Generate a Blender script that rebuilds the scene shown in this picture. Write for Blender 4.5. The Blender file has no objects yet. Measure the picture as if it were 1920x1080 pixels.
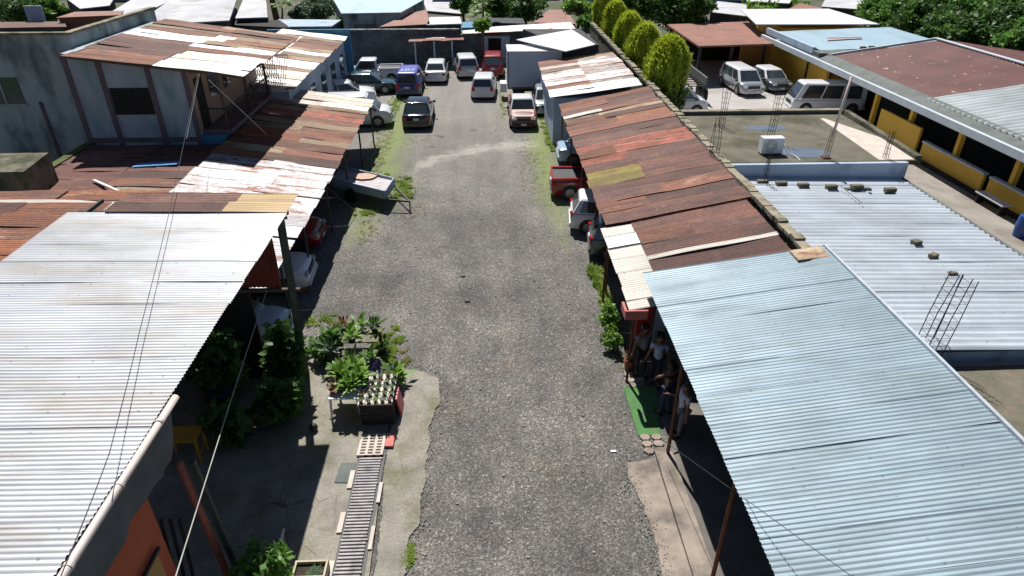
import bpy, math, random
from mathutils import Vector, Matrix, noise
R = math.radians
sc = bpy.context.scene
# ------------------------------------------------------------------ camera, sky, sun, exposure
F = 1220.0; H = 11.7
PITCH = math.atan(712 / F); YAW = math.atan(55 / math.hypot(712, F))
cam = bpy.data.cameras.new('camera'); camo = bpy.data.objects.new('camera', cam)
sc.collection.objects.link(camo); sc.camera = camo
cam.sensor_width = 36.0; cam.lens = 36.0 * F / 1920.0; cam.clip_start = 0.1; cam.clip_end = 2000
camo.location = (0, 0, H); camo.rotation_euler = (math.pi / 2 - PITCH, 0, -YAW)
SUN = Vector((-.15, .68, 1.0)).normalized()
elev = math.asin(SUN.z); azim = math.atan2(SUN.x, SUN.y)
w = bpy.data.worlds.new('World'); sc.world = w; w.use_nodes = True
nt = w.node_tree; bg = nt.nodes['Background']
sky = nt.nodes.new('ShaderNodeTexSky'); sky.sky_type = 'NISHITA'; sky.sun_disc = False
sky.sun_elevation = elev; sky.sun_rotation = azim; sky.air_density = .75; sky.dust_density = .3
nt.links.new(sky.outputs[0], bg.inputs[0]); bg.inputs[1].default_value = 0.05
sl = bpy.data.lights.new('sun', 'SUN'); sl.energy = 5.0; sl.angle = R(0.5); sl.color = (1.0, .965, .90)
so = bpy.data.objects.new('sun', sl); sc.collection.objects.link(so)
so.rotation_euler = (-SUN).to_track_quat('-Z', 'Y').to_euler(); so.location = (0, 0, 60)
sc.view_settings.view_transform = 'Standard'; sc.view_settings.look = 'None'
sc.view_settings.exposure = 0.43; sc.view_settings.gamma = 1.0
sc.render.resolution_x = 1024; sc.render.resolution_y = 576

# ------------------------------------------------------------------ pixel -> place helpers (z = known height, or Y / X = known plane)
_fw = Vector((math.sin(YAW) * math.cos(PITCH), math.cos(YAW) * math.cos(PITCH), -math.sin(PITCH)))
_rt = Vector((math.cos(YAW), -math.sin(YAW), 0))
_up = Vector((math.sin(YAW) * math.sin(PITCH), math.cos(YAW) * math.sin(PITCH), math.cos(PITCH)))
def _ray(x, y): return _fw + _rt * ((x - 960) / F) + _up * ((540 - y) / F)
def P(x, y, z=0.0):
    r = _ray(x, y); t = (z - H) / r.z; return Vector((r.x * t, r.y * t, z))
def Q(x, y, Y):
    r = _ray(x, y); t = Y / r.y; return Vector((r.x * t, Y, H + r.z * t))

# ------------------------------------------------------------------ mesh helpers
rng = random.Random(7)
C = sc.collection
class MB:
    def __init__(s): s.v = []; s.f = []
    def face(s, pts):
        n = len(s.v); s.v += [tuple(p) for p in pts]; s.f.append(tuple(range(n, n + len(pts))))
    def box(s, a, b, rz=0, c=None):
        x0, y0, z0 = a; x1, y1, z1 = b
        s.hexa([(x0,y0,z0),(x1,y0,z0),(x1,y1,z0),(x0,y1,z0),(x0,y0,z1),(x1,y0,z1),(x1,y1,z1),(x0,y1,z1)])
    def hexa(s, p):
        n = len(s.v); s.v += [tuple(q) for q in p]
        for f in ((0,3,2,1),(4,5,6,7),(0,1,5,4),(1,2,6,5),(2,3,7,6),(3,0,4,7)): s.f.append(tuple(n + i for i in f))
    def prism(s, poly, z0, z1):
        n = len(s.v); k = len(poly)
        s.v += [(p[0], p[1], z0) for p in poly] + [(p[0], p[1], z1) for p in poly]
        s.f.append(tuple(n + k - 1 - i for i in range(k))); s.f.append(tuple(n + k + i for i in range(k)))
        for i in range(k): j = (i + 1) % k; s.f.append((n + i, n + j, n + k + j, n + k + i))
    def slab(s, quad, t):       # quad of 3d points, thickness t downward
        q = [Vector(p) for p in quad]; s.hexa([p - Vector((0,0,t)) for p in q] + q)
    def tube(s, pts, r, n=8, cap=True):
        pts = [Vector(p) for p in pts]; rs = r if isinstance(r, (list, tuple)) else [r] * len(pts)
        base = len(s.v)
        for i, p in enumerate(pts):
            d = (pts[min(i+1, len(pts)-1)] - pts[max(i-1, 0)]).normalized()
            a = d.orthogonal().normalized() if i == 0 else (a - d * a.dot(d)).normalized()
            b = d.cross(a)
            for k in range(n):
                t = 2 * math.pi * k / n; s.v.append(tuple(p + (a * math.cos(t) + b * math.sin(t)) * rs[i]))
        for i in range(len(pts) - 1):
            for k in range(n):
                j = (k + 1) % n
                s.f.append((base + i*n + k, base + i*n + j, base + (i+1)*n + j, base + (i+1)*n + k))
        if cap:
            s.f.append(tuple(base + n - 1 - k for k in range(n)))
            s.f.append(tuple(base + (len(pts)-1)*n + k for k in range(n)))
    def lathe(s, prof, c=(0,0,0), n=14):
        base = len(s.v)
        for r, z in prof:
            for k in range(n):
                t = 2 * math.pi * k / n; s.v.append((c[0] + r*math.cos(t), c[1] + r*math.sin(t), c[2] + z))
        for i in range(len(prof) - 1):
            for k in range(n):
                j = (k + 1) % n; s.f.append((base+i*n+k, base+i*n+j, base+(i+1)*n+j, base+(i+1)*n+k))
        s.f.append(tuple(base + n - 1 - k for k in range(n)))
    def bar(s, a, b, wd, ht):   # rectangular bar between two points
        a = Vector(a); b = Vector(b); d = (b - a).normalized()
        u = d.cross(Vector((0,0,1)));
        if u.length < .05: u = Vector((1,0,0))
        u.normalize(); v = u.cross(d).normalized(); u *= wd/2; v *= ht/2
        s.hexa([a-u-v, a+u-v, b+u-v, b-u-v, a-u+v, a+u+v, b+u+v, b-u+v])

def T(name, label, cat, loc=(0,0,0), group=None, kind=None):
    o = bpy.data.objects.new(name, None); C.objects.link(o); o.location = loc; o.empty_display_size = .2
    if label: o['label'] = label
    if cat: o['category'] = cat
    if group: o['group'] = group
    if kind: o['kind'] = kind
    return o
def O(name, mb, mat, parent=None, label=None, cat=None, group=None, kind=None, smooth=False, off=None):
    me = bpy.data.meshes.new(name)
    wl = Vector((0,0,0)); p = parent
    while p is not None: wl += p.location; p = p.parent
    vs = mb.v
    if parent is None and kind != 'structure' and vs:      # origin at the base of the thing
        c = Vector((sum(v[0] for v in vs)/len(vs), sum(v[1] for v in vs)/len(vs), min(v[2] for v in vs)))
        vs = [(v[0]-c.x, v[1]-c.y, v[2]-c.z) for v in vs]
    else:
        c = None; vs = [(v[0]-wl.x, v[1]-wl.y, v[2]-wl.z) for v in vs]
    me.from_pydata(vs, [], mb.f); me.update()
    if smooth:
        me.polygons.foreach_set('use_smooth', [True] * len(me.polygons))
    me.materials.append(mat)
    o = bpy.data.objects.new(name, me); C.objects.link(o)
    if parent: o.parent = parent
    if c is not None: o.location = c
    if label: o['label'] = label
    if cat: o['category'] = cat
    if group: o['group'] = group
    if kind: o['kind'] = kind
    return o
def sharp(o, ang=35):
    m = o.modifiers.new('edge_split', 'EDGE_SPLIT'); m.split_angle = R(ang); return o
def copy_tree(o, parent=None):
    c = o.copy(); C.objects.link(c); c.parent = parent
    for ch in [x for x in list(C.objects) if x.parent == o]: copy_tree(ch, c)
    return c

# ------------------------------------------------------------------ materials
def lin(r, g, b, k=1.0):
    def f(c):
        c /= 255.0; return (c/12.92 if c <= .04045 else ((c+.055)/1.055)**2.4) * k
    return (f(r), f(g), f(b), 1)
def new_mat(name):
    m = bpy.data.materials.new(name); m.use_nodes = True
    return m, m.node_tree.nodes, m.node_tree.links, m.node_tree.nodes['Principled BSDF']
def tex(N, L, scale, detail=4, co='Object', stretch=None, rand=False, kind='NOISE', rough=.6, dist=0):
    tc = N.new('ShaderNodeTexCoord'); mp = N.new('ShaderNodeMapping')
    if stretch: mp.inputs['Scale'].default_value = stretch
    L.new(tc.outputs[co], mp.inputs[0])
    if rand:
        oi = N.new('ShaderNodeObjectInfo'); mu = N.new('ShaderNodeMath'); mu.operation = 'MULTIPLY'; mu.inputs[1].default_value = 57.0
        L.new(oi.outputs['Random'], mu.inputs[0]); L.new(mu.outputs[0], mp.inputs['Location'])
    if kind == 'NOISE':
        t = N.new('ShaderNodeTexNoise'); t.inputs['Detail'].default_value = detail; t.inputs['Roughness'].default_value = rough
        t.inputs['Distortion'].default_value = dist
    else:
        t = N.new('ShaderNodeTexVoronoi')
        if kind == 'CRACK': t.feature = 'DISTANCE_TO_EDGE'
    t.inputs['Scale'].default_value = scale
    L.new(mp.outputs[0], t.inputs['Vector']); return t
def ramp(N, L, src, stops, interp='LINEAR'):
    r = N.new('ShaderNodeValToRGB'); r.color_ramp.interpolation = interp
    e = r.color_ramp.elements
    while len(e) < len(stops): e.new(.5)
    for i, (p, c) in enumerate(stops): e[i].position = p; e[i].color = c if len(c) == 4 else (*c, 1)
    L.new(src, r.inputs[0]); return r
def mixc(N, L, fac, a, b, mode='MIX'):
    m = N.new('ShaderNodeMix'); m.data_type = 'RGBA'; m.blend_type = mode
    for s, v in ((0, fac), (6, a), (7, b)):
        if hasattr(v, 'is_linked') or hasattr(v, 'links'): L.new(v, m.inputs[s])
        else: m.inputs[s].default_value = v
    return m
BW = lambda p0, p1: [(p0, (0,0,0,1)), (p1, (1,1,1,1))]
def pm(name, c1, c2=None, scale=4, rough=.7, metal=0, bump=0, bscale=None, c3=None, s3=1.0, p3=(.55,.7), stretch=None, rand=False, spec=.5, coat=0):
    m, N, L, b = new_mat(name)
    b.inputs['Roughness'].default_value = rough; b.inputs['Metallic'].default_value = metal
    b.inputs['Specular IOR Level'].default_value = spec
    if coat: b.inputs['Coat Weight'].default_value = coat; b.inputs['Coat Roughness'].default_value = .06
    if c2 is None: c2 = tuple(x*.8 for x in c1[:3]) + (1,)
    t = tex(N, L, scale, 5, stretch=stretch, rand=rand)
    r = ramp(N, L, t.outputs[0], [(.32, c1), (.68, c2)]); col = r.outputs[0]
    if c3:
        t3 = tex(N, L, s3, 6, rand=rand, stretch=stretch); r3 = ramp(N, L, t3.outputs[0], BW(*p3))
        col = mixc(N, L, r3.outputs[0], col, c3).outputs[2]
    L.new(col, b.inputs['Base Color'])
    if bump:
        tb = tex(N, L, bscale or scale*4, 6); bp = N.new('ShaderNodeBump'); bp.inputs['Strength'].default_value = bump
        bp.inputs['Distance'].default_value = .03; L.new(tb.outputs[0], bp.inputs['Height']); L.new(bp.outputs[0], b.inputs['Normal'])
    return m
def rustm(name, ca, cb, cc, thr=(.62,.7), rough=.75, metal=.1, scale=1.2, cd=None, thd=(.66,.72), edge=lin(150,100,76,.85), over=lin(150,116,100,.85)):
    """corrugated sheet: ca/cb streaky base colours, cc patches; streaks run along X (down the sheet)"""
    m, N, L, b = new_mat(name)
    t1 = tex(N, L, 1.0, 6, stretch=(.5, 3.2, 1), rand=True); r1 = ramp(N, L, t1.outputs[0], [(.36, ca), (.62, cb)])
    t2 = tex(N, L, scale, 8, stretch=(.55, 1.7, 1), rand=True, rough=.72); r2 = ramp(N, L, t2.outputs[0], BW(*thr))
    mx = mixc(N, L, r2.outputs[0], r1.outputs[0], cc); col = mx.outputs[2]
    if cd:
        t4 = tex(N, L, scale*1.7, 8, stretch=(.8, 1.5, 1), rand=True, rough=.75, dist=.6); r4 = ramp(N, L, t4.outputs[0], BW(*thd))
        col = mixc(N, L, r4.outputs[0], col, cd).outputs[2]
    tw = tex(N, L, .45, 7, rough=.75, co='Object'); rw_ = ramp(N, L, tw.outputs[0], BW(.5,.66))
    tcw = N.new('ShaderNodeTexCoord'); gw = N.new('ShaderNodeNewGeometry'); L.new(gw.outputs['Position'], tw.inputs['Vector'])
    col = mixc(N, L, rw_.outputs[0], col, mixc(N, L, .55, col, over).outputs[2]).outputs[2]
    sg = N.new('ShaderNodeSeparateXYZ'); L.new(tcw.outputs['Generated'], sg.inputs[0])
    ab = N.new('ShaderNodeMath'); ab.operation = 'SUBTRACT'; L.new(sg.outputs[1], ab.inputs[0]); ab.inputs[1].default_value = .5
    a2 = N.new('ShaderNodeMath'); a2.operation = 'ABSOLUTE'; L.new(ab.outputs[0], a2.inputs[0])
    a3 = N.new('ShaderNodeMath'); a3.operation = 'MULTIPLY_ADD'; L.new(t2.outputs[0], a3.inputs[0]); a3.inputs[1].default_value = .35; L.new(a2.outputs[0], a3.inputs[2])
    re_ = ramp(N, L, a3.outputs[0], BW(.58,.66)); col = mixc(N, L, re_.outputs[0], col, edge).outputs[2]
    t3 = tex(N, L, 9, 6, rand=True); r3 = ramp(N, L, t3.outputs[0], [(.25, (.62,.62,.62,1)), (.7, (1.12,1.1,1.08,1))])
    mz = mixc(N, L, 1.0, col, r3.outputs[0], 'MULTIPLY')
    oi = N.new('ShaderNodeObjectInfo'); hv = N.new('ShaderNodeHueSaturation')
    mr = N.new('ShaderNodeMapRange'); mr.inputs[3].default_value = .62; mr.inputs[4].default_value = 1.22
    L.new(oi.outputs['Random'], mr.inputs[0]); L.new(mr.outputs[0], hv.inputs['Value']); L.new(mz.outputs[2], hv.inputs['Color'])
    L.new(hv.outputs[0], b.inputs['Base Color'])
    b.inputs['Roughness'].default_value = rough; b.inputs['Metallic'].default_value = metal
    return m
def zincm(name, c1, c2, dirt, thr=(.6,.78), rough=.42, metal=.55, vary=(.94,1.05)):
    m, N, L, b = new_mat(name)
    t1 = tex(N, L, 1.0, 5, stretch=(.35, 4, 1), rand=True); r1 = ramp(N, L, t1.outputs[0], [(.3, c1), (.7, c2)])
    t2 = tex(N, L, .9, 7, stretch=(.4, 1.6, 1), rand=True); r2 = ramp(N, L, t2.outputs[0], BW(*thr))
    mx = mixc(N, L, r2.outputs[0], r1.outputs[0], dirt)
    oi = N.new('ShaderNodeObjectInfo'); hv = N.new('ShaderNodeHueSaturation')
    mr = N.new('ShaderNodeMapRange'); mr.inputs[3].default_value = vary[0]; mr.inputs[4].default_value = vary[1]
    L.new(oi.outputs['Random'], mr.inputs[0]); L.new(mr.outputs[0], hv.inputs['Value']); L.new(mx.outputs[2], hv.inputs['Color'])
    gp_ = N.new('ShaderNodeNewGeometry'); sx = N.new('ShaderNodeSeparateXYZ'); L.new(gp_.outputs['Position'], sx.inputs[0])
    def MM(op, a, b_):
        n = N.new('ShaderNodeMath'); n.operation = op
        for i_, v_ in enumerate((a, b_)):
            if isinstance(v_, (int, float)): n.inputs[i_].default_value = v_
            else: L.new(v_, n.inputs[i_])
        return n.outputs[0]
    nx = MM('LESS_THAN', MM('PINGPONG', sx.outputs[0], .65), .02); ny = MM('LESS_THAN', MM('PINGPONG', sx.outputs[1], .21), .018)
    scr = mixc(N, L, MM('MULTIPLY', MM('MULTIPLY', nx, ny), .4), hv.outputs[0], (.08,.07,.065,1))
    tg = tex(N, L, .35, 7, rough=.7); L.new(gp_.outputs['Position'], tg.inputs['Vector']); rg = ramp(N, L, tg.outputs[0], [(.36, (.80,.79,.77,1)), (.58, (1,1,1,1))])
    fin = mixc(N, L, 1, scr.outputs[2], rg.outputs[0], 'MULTIPLY')
    L.new(fin.outputs[2], b.inputs['Base Color'])
    rr = ramp(N, L, t2.outputs[0], [(.3, (rough-.07,)*3+(1,)), (.8, (rough+.15,)*3+(1,))]); L.new(rr.outputs[0], b.inputs['Roughness'])
    b.inputs['Metallic'].default_value = metal
    return m
def leafm(name, c1, c2, scale=2.0, trans=.25, c3=None):
    m, N, L, b = new_mat(name)
    t = tex(N, L, scale, 3); r = ramp(N, L, t.outputs[0], [(.35, c1), (.65, c2)]); col = r.outputs[0]
    if c3:
        tc = N.new('ShaderNodeTexCoord'); sp = N.new('ShaderNodeSeparateXYZ'); L.new(tc.outputs['Generated'], sp.inputs[0])
        t2 = tex(N, L, 5, 3); ad = N.new('ShaderNodeMath'); ad.operation = 'ADD'; L.new(sp.outputs[2], ad.inputs[0]); L.new(t2.outputs[0], ad.inputs[1])
        rr = ramp(N, L, ad.outputs[0], BW(.99, 1.36)); col = mixc(N, L, rr.outputs[0], col, c3).outputs[2]
    L.new(col, b.inputs['Base Color']); b.inputs['Roughness'].default_value = .55
    tr = N.new('ShaderNodeBsdfTranslucent'); L.new(col, tr.inputs[0]); ms = N.new('ShaderNodeMixShader'); ms.inputs[0].default_value = trans
    out = [n for n in N if n.type == 'OUTPUT_MATERIAL'][0]
    L.new(b.outputs[0], ms.inputs[1]); L.new(tr.outputs[0], ms.inputs[2]); L.new(ms.outputs[0], out.inputs[0])
    return m
K = .85
m_white = zincm('zinc_white', lin(214,217,223,K), lin(186,190,198,K), lin(180,170,156,K), thr=(.5,.78), rough=.52, metal=.25, vary=(.97,1.03))
m_blue = zincm('zinc_blue', lin(164,182,193,.8), lin(146,167,181,.8), lin(132,146,152,.8), thr=(.52,.8), rough=.55, metal=.35, vary=(.95,1.04))
m_pale = zincm('zinc_pale', lin(208,216,226,K), lin(186,196,208,K), lin(160,166,174,K), rough=.5, metal=.25, vary=(.97,1.03))
m_cream = zincm('fibreglass_cream', lin(232,226,218,K), lin(214,206,196,K), lin(180,172,140,K), rough=.6, metal=0)
m_tan = zincm('fibreglass_tan', lin(205,172,112,K), lin(178,140,80,K), lin(220,205,160,K), rough=.55, metal=0)
m_bluesh = pm('blue_sheet', lin(70,150,215,K), lin(90,170,225,K), 3, .5)
m_maroon = rustm('maroon_sheet', lin(122,78,72,K), lin(100,68,64,K), lin(142,104,90,K), (.66,.76))
m_rust = rustm('rust_sheet', lin(166,106,82,K), lin(116,78,68,K), lin(192,152,126,K), (.55,.7))
m_rustd = rustm('dark_rust_sheet', lin(134,90,80,K), lin(98,72,68,K), lin(166,112,80,K), (.56,.7), cd=lin(168,142,126,K), thd=(.62,.72))
m_rusto = rustm('orange_rust_sheet', lin(172,104,68,K), lin(132,84,64,K), lin(200,160,120,K), (.56,.68))
m_coral = rustm('coral_sheet', lin(206,116,94,K), lin(186,98,80,K), lin(222,176,156,K), (.58,.64), cd=lin(140,86,62,K), thd=(.47,.56), edge=lin(214,160,144,K))
m_yellow = rustm('yellow_sheet', lin(176,160,82,K), lin(158,140,66,K), lin(120,84,58,K), (.56,.64))
m_mixw = rustm('white_rust_sheet', lin(222,224,230,K), lin(186,190,200,K), lin(132,74,56,K), (.545,.60), metal=.2, rough=.55, cd=lin(170,140,120,K), thd=(.53,.66))
m_mixd = rustm('patchy_sheet', lin(205,202,204,K), lin(178,168,160,K), lin(120,74,60,K), (.47,.54), rough=.6, cd=lin(90,60,54,K), thd=(.56,.62))
m_tanrust = rustm('tan_rust_sheet', lin(186,168,142,K), lin(160,138,112,K), lin(130,84,60,K), (.52,.6))
m_cwhite = rustm('white_spotted_sheet', lin(240,236,226,K), lin(222,214,198,K), lin(176,116,60,K), (.66,.76), rough=.6)
m_bigmaroon = pm('painted_maroon_roof', lin(118,76,72,K), lin(94,60,58,K), .5, .65, c3=lin(195,176,150,K), s3=2.2, p3=(.64,.70))
m_garage = pm('brown_garage_roof', lin(150,100,82,K), lin(126,80,66,K), .5, .7, c3=lin(180,140,120,K), s3=.9, p3=(.6,.75))
m_asb = pm('fibre_cement_roof', lin(205,205,208,K), lin(176,176,182,K), .5, .8, c3=lin(150,140,132,K), s3=.4, p3=(.55,.75), rand=True)
m_skyroof = pm('light_blue_roof', lin(168,192,206,K), lin(148,178,196,K), .5, .5, c3=lin(150,158,158,K), s3=.5, p3=(.5,.75), metal=.1, stretch=(1,.3,1))
m_conc = pm('concrete', lin(158,146,126,K), lin(120,110,92,K), 1.1, .9, bump=.25, bscale=30, c3=lin(84,82,62,K), s3=.55, p3=(.5,.7))
m_kerb = pm('kerb_concrete', lin(172,158,146,K), lin(138,126,116,K), 2.2, .9, bump=.35, bscale=30, c3=lin(112,104,96,K), s3=1.3, p3=(.48,.66))
m_wallblock = pm('grey_block_wall', lin(84,86,88,K), lin(62,64,68,K), 1.5, .95, bump=.3, bscale=12, c3=lin(40,44,44,K), s3=.7)
def blockm(name, c1, c2, c3):
    m, N, L, b = new_mat(name)
    tc = N.new('ShaderNodeTexCoord'); mp = N.new('ShaderNodeMapping'); mp.inputs['Rotation'].default_value = (math.pi/2, 0, 0); L.new(tc.outputs['Object'], mp.inputs[0])
    br = N.new('ShaderNodeTexBrick'); br.inputs['Scale'].default_value = 1; br.inputs['Brick Width'].default_value = .4; br.inputs['Row Height'].default_value = .2; br.inputs['Mortar Size'].default_value = .012
    br.inputs['Color1'].default_value = c1; br.inputs['Color2'].default_value = c2; br.inputs['Mortar'].default_value = c3; L.new(mp.outputs[0], br.inputs['Vector'])
    t = tex(N, L, .6, 7, rough=.7); rt = ramp(N, L, t.outputs[0], [(.35, (.5,.52,.55,1)), (.65, (1.25,1.25,1.25,1))]); c = mixc(N, L, 1, br.outputs[0], rt.outputs[0], 'MULTIPLY').outputs[2]
    L.new(c, b.inputs['Base Color']); b.inputs['Roughness'].default_value = .95
    bp = N.new('ShaderNodeBump'); bp.inputs['Strength'].default_value = .4; bp.inputs['Distance'].default_value = .02; L.new(br.outputs['Fac'], bp.inputs['Height']); bp.invert = True; L.new(bp.outputs[0], b.inputs['Normal'])
    return m
m_backblock = blockm('back_block_wall', lin(112,116,120,K), lin(96,100,104,K), lin(66,70,72,K))
m_mosswall = pm('mossy_wall', lin(128,120,104,K), lin(92,88,72,K), 3, .95, bump=.5, bscale=18, c3=lin(62,66,44,K), s3=1.3, p3=(.45,.6))
m_mosscap = pm('pale_wall_cap', lin(170,160,140,K), lin(120,114,94,K), 2.5, .95, bump=.4, bscale=18, c3=lin(74,78,54,K), s3=1.5, p3=(.5,.65))
m_stain = pm('stained_plaster', lin(190,198,198,K), lin(150,160,162,K), .9, .95, bump=.3, bscale=10, c3=lin(84,94,96,K), s3=.9, p3=(.46,.68), stretch=(1,1,.4))
m_slab = pm('mossy_slab', lin(116,110,94,K), lin(94,90,78,K), .9, .95, bump=.3, bscale=25, c3=lin(72,70,50,K), s3=.45, p3=(.45,.65))
m_slabw = pm('pale_mortar', lin(214,204,194,K), lin(196,184,172,K), 2, .9)
m_bluewall = pm('blue_white_render', lin(180,196,214,K), lin(160,178,198,K), 1.0, .85, c3=lin(110,120,132,K), s3=.8, p3=(.55,.75))
m_puddle = pm('puddle', lin(120,130,142,K), lin(100,108,120,K), 1, .18)
m_walk = pm('walkway_concrete', lin(162,154,146,K), lin(134,128,120,K), .8, .9, bump=.2, bscale=25, c3=lin(120,112,98,K), s3=.5, p3=(.5,.7))
m_lot = pm('parking_concrete', lin(188,182,180,K), lin(170,164,162,K), .35, .9, bump=.15, bscale=20, c3=lin(150,144,140,K), s3=.22, p3=(.5,.7))
m_yel = pm('yellow_paint', lin(232,186,70,.95), lin(222,174,60,.95), .7, .7, c3=lin(190,148,66,K), s3=.6, p3=(.6,.8))
m_fascia = pm('white_fascia', lin(205,214,222,K), lin(188,198,208,K), 1.5, .6)
m_gutter = pm('grey_gutter', lin(110,116,112,K), lin(84,92,92,K), 1.5, .8)
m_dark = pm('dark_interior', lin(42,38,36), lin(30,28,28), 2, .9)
m_glass = pm('window_glass', (.03,.04,.046,1), (.045,.058,.066,1), 2, .06, spec=1.0)
m_orange = pm('orange_render', lin(206,104,66,K), lin(190,92,58,K), .8, .85)
m_panel = pm('ochre_panel', lin(208,160,92,K), lin(190,142,80,K), .8, .8, stretch=(1,1,.3))
m_tarp = pm('grey_shade_cloth', lin(104,106,108,K), lin(86,90,94,K), 2.0, .9, bump=.3, bscale=14)
m_pvc = pm('pvc_pipe', lin(232,218,212,K), lin(214,200,192,K), 2, .5)
m_postor = pm('salmon_post', lin(200,120,96,K), lin(170,100,80,K), 3, .7)
m_postgr = pm('grey_green_post', lin(72,84,78,K), lin(54,62,58,K), 3, .75)
m_rustpost = pm('rusty_pipe', lin(126,78,50,K), lin(96,60,42,K), 5, .7, metal=.3)
m_steel = pm('dark_steel', lin(60,58,58,K), lin(44,42,42,K), 6, .6, metal=.5)
m_wood = pm('old_timber', lin(112,100,84,K), lin(74,66,56,K), 3, .9, stretch=(1,1,.3))
m_wire = pm('wire', lin(60,58,56), lin(50,50,50), 3, .6)
m_wirel = pm('pale_wire', lin(190,188,180), lin(160,160,156), 3, .6)
m_rubber = pm('tyre_rubber', (.012,.012,.013,1), (.02,.02,.02,1), 8, .85)
m_rim = pm('rim_metal', lin(170,172,176,K), lin(120,122,126,K), 6, .35, metal=.8)
m_chrome = pm('chrome', lin(220,222,226), lin(200,200,206), 6, .15, metal=1)
m_black = pm('black_plastic', (.015,.015,.016,1), (.022,.022,.022,1), 8, .6)
m_tail = pm('tail_lamp', lin(190,20,20), lin(140,12,14), 8, .2)
m_head = pm('head_lamp', lin(225,230,235), lin(190,200,210), 8, .12, metal=.3)
m_plate = pm('number_plate', lin(215,218,225), lin(190,196,205), 8, .5)
m_white2 = pm('white_paint', lin(236,236,238,.9), lin(222,224,228,.9), 2, .35)
m_teal = pm('teal_panel', lin(190,200,208,K), lin(150,164,176,K), .9, .85, c3=lin(116,158,152,K), s3=.7, p3=(.47,.66), bump=.2, bscale=12, stretch=(1,1,.5))
m_purple = pm('mauve_post', lin(122,104,112,K), lin(100,86,94,K), 2, .8)
m_beige = pm('beige_wall', lin(186,160,140,K), lin(166,142,124,K), 1, .85)
m_bluepaint = pm('blue_wall_paint', lin(86,150,186,K), lin(64,124,164,K), .8, .8, c3=lin(60,140,130,K), s3=.6)
m_bark = pm('bark', lin(110,96,80,K), lin(70,60,50,K), 5, .95, bump=.5)
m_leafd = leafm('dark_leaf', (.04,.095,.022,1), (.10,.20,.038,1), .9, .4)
m_leafm = leafm('mid_leaf', (.07,.17,.032,1), (.16,.32,.055,1), .9, .4)
m_leafb = leafm('bright_leaf', (.12,.26,.035,1), (.26,.42,.07,1), 1.2, .35)
m_leafg = leafm('grey_leaf', (.07,.12,.07,1), (.17,.24,.13,1), 1.2)
m_leafy = leafm('cypress_leaf', (.032,.095,.014,1), (.105,.205,.025,1), 4.5, .42, c3=(.44,.52,.045,1))
m_grass = leafm('grass_blade', (.17,.27,.035,1), (.32,.42,.07,1), 1.5, .4)
m_grassdry = leafm('dry_grass_blade', (.26,.28,.08,1), (.34,.33,.13,1), 1.5, .4)
m_redleaf = leafm('reddish_leaf', (.12,.05,.03,1), (.22,.11,.05,1), 4)
m_violet = leafm('violet_leaf', (.05,.03,.12,1), (.10,.06,.2,1), 4)
m_stone = pm('grey_stone', lin(140,136,130,K), lin(96,94,90,K), 3, .95, bump=.3)
m_mat = pm('green_turf_mat', lin(92,140,84,K), lin(70,116,66,K), 3, .95, bump=.5, bscale=80, c3=lin(116,122,88,K), s3=2.5, p3=(.52,.72))
m_pot = pm('terracotta_pot', lin(172,92,62,K), lin(150,78,54,K), 4, .8)
m_potb = pm('black_pot', (.02,.02,.022,1), (.03,.03,.032,1), 4, .6)
m_soil = pm('soil', (.03,.022,.016,1), (.05,.035,.025,1), 12, 1)
m_blueobj = pm('blue_plastic', lin(40,90,170,K), lin(34,76,150,K), 3, .4)
m_yeltable = pm('yellow_table_top', lin(210,160,50,K), lin(190,140,44,K), 2, .6)

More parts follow.
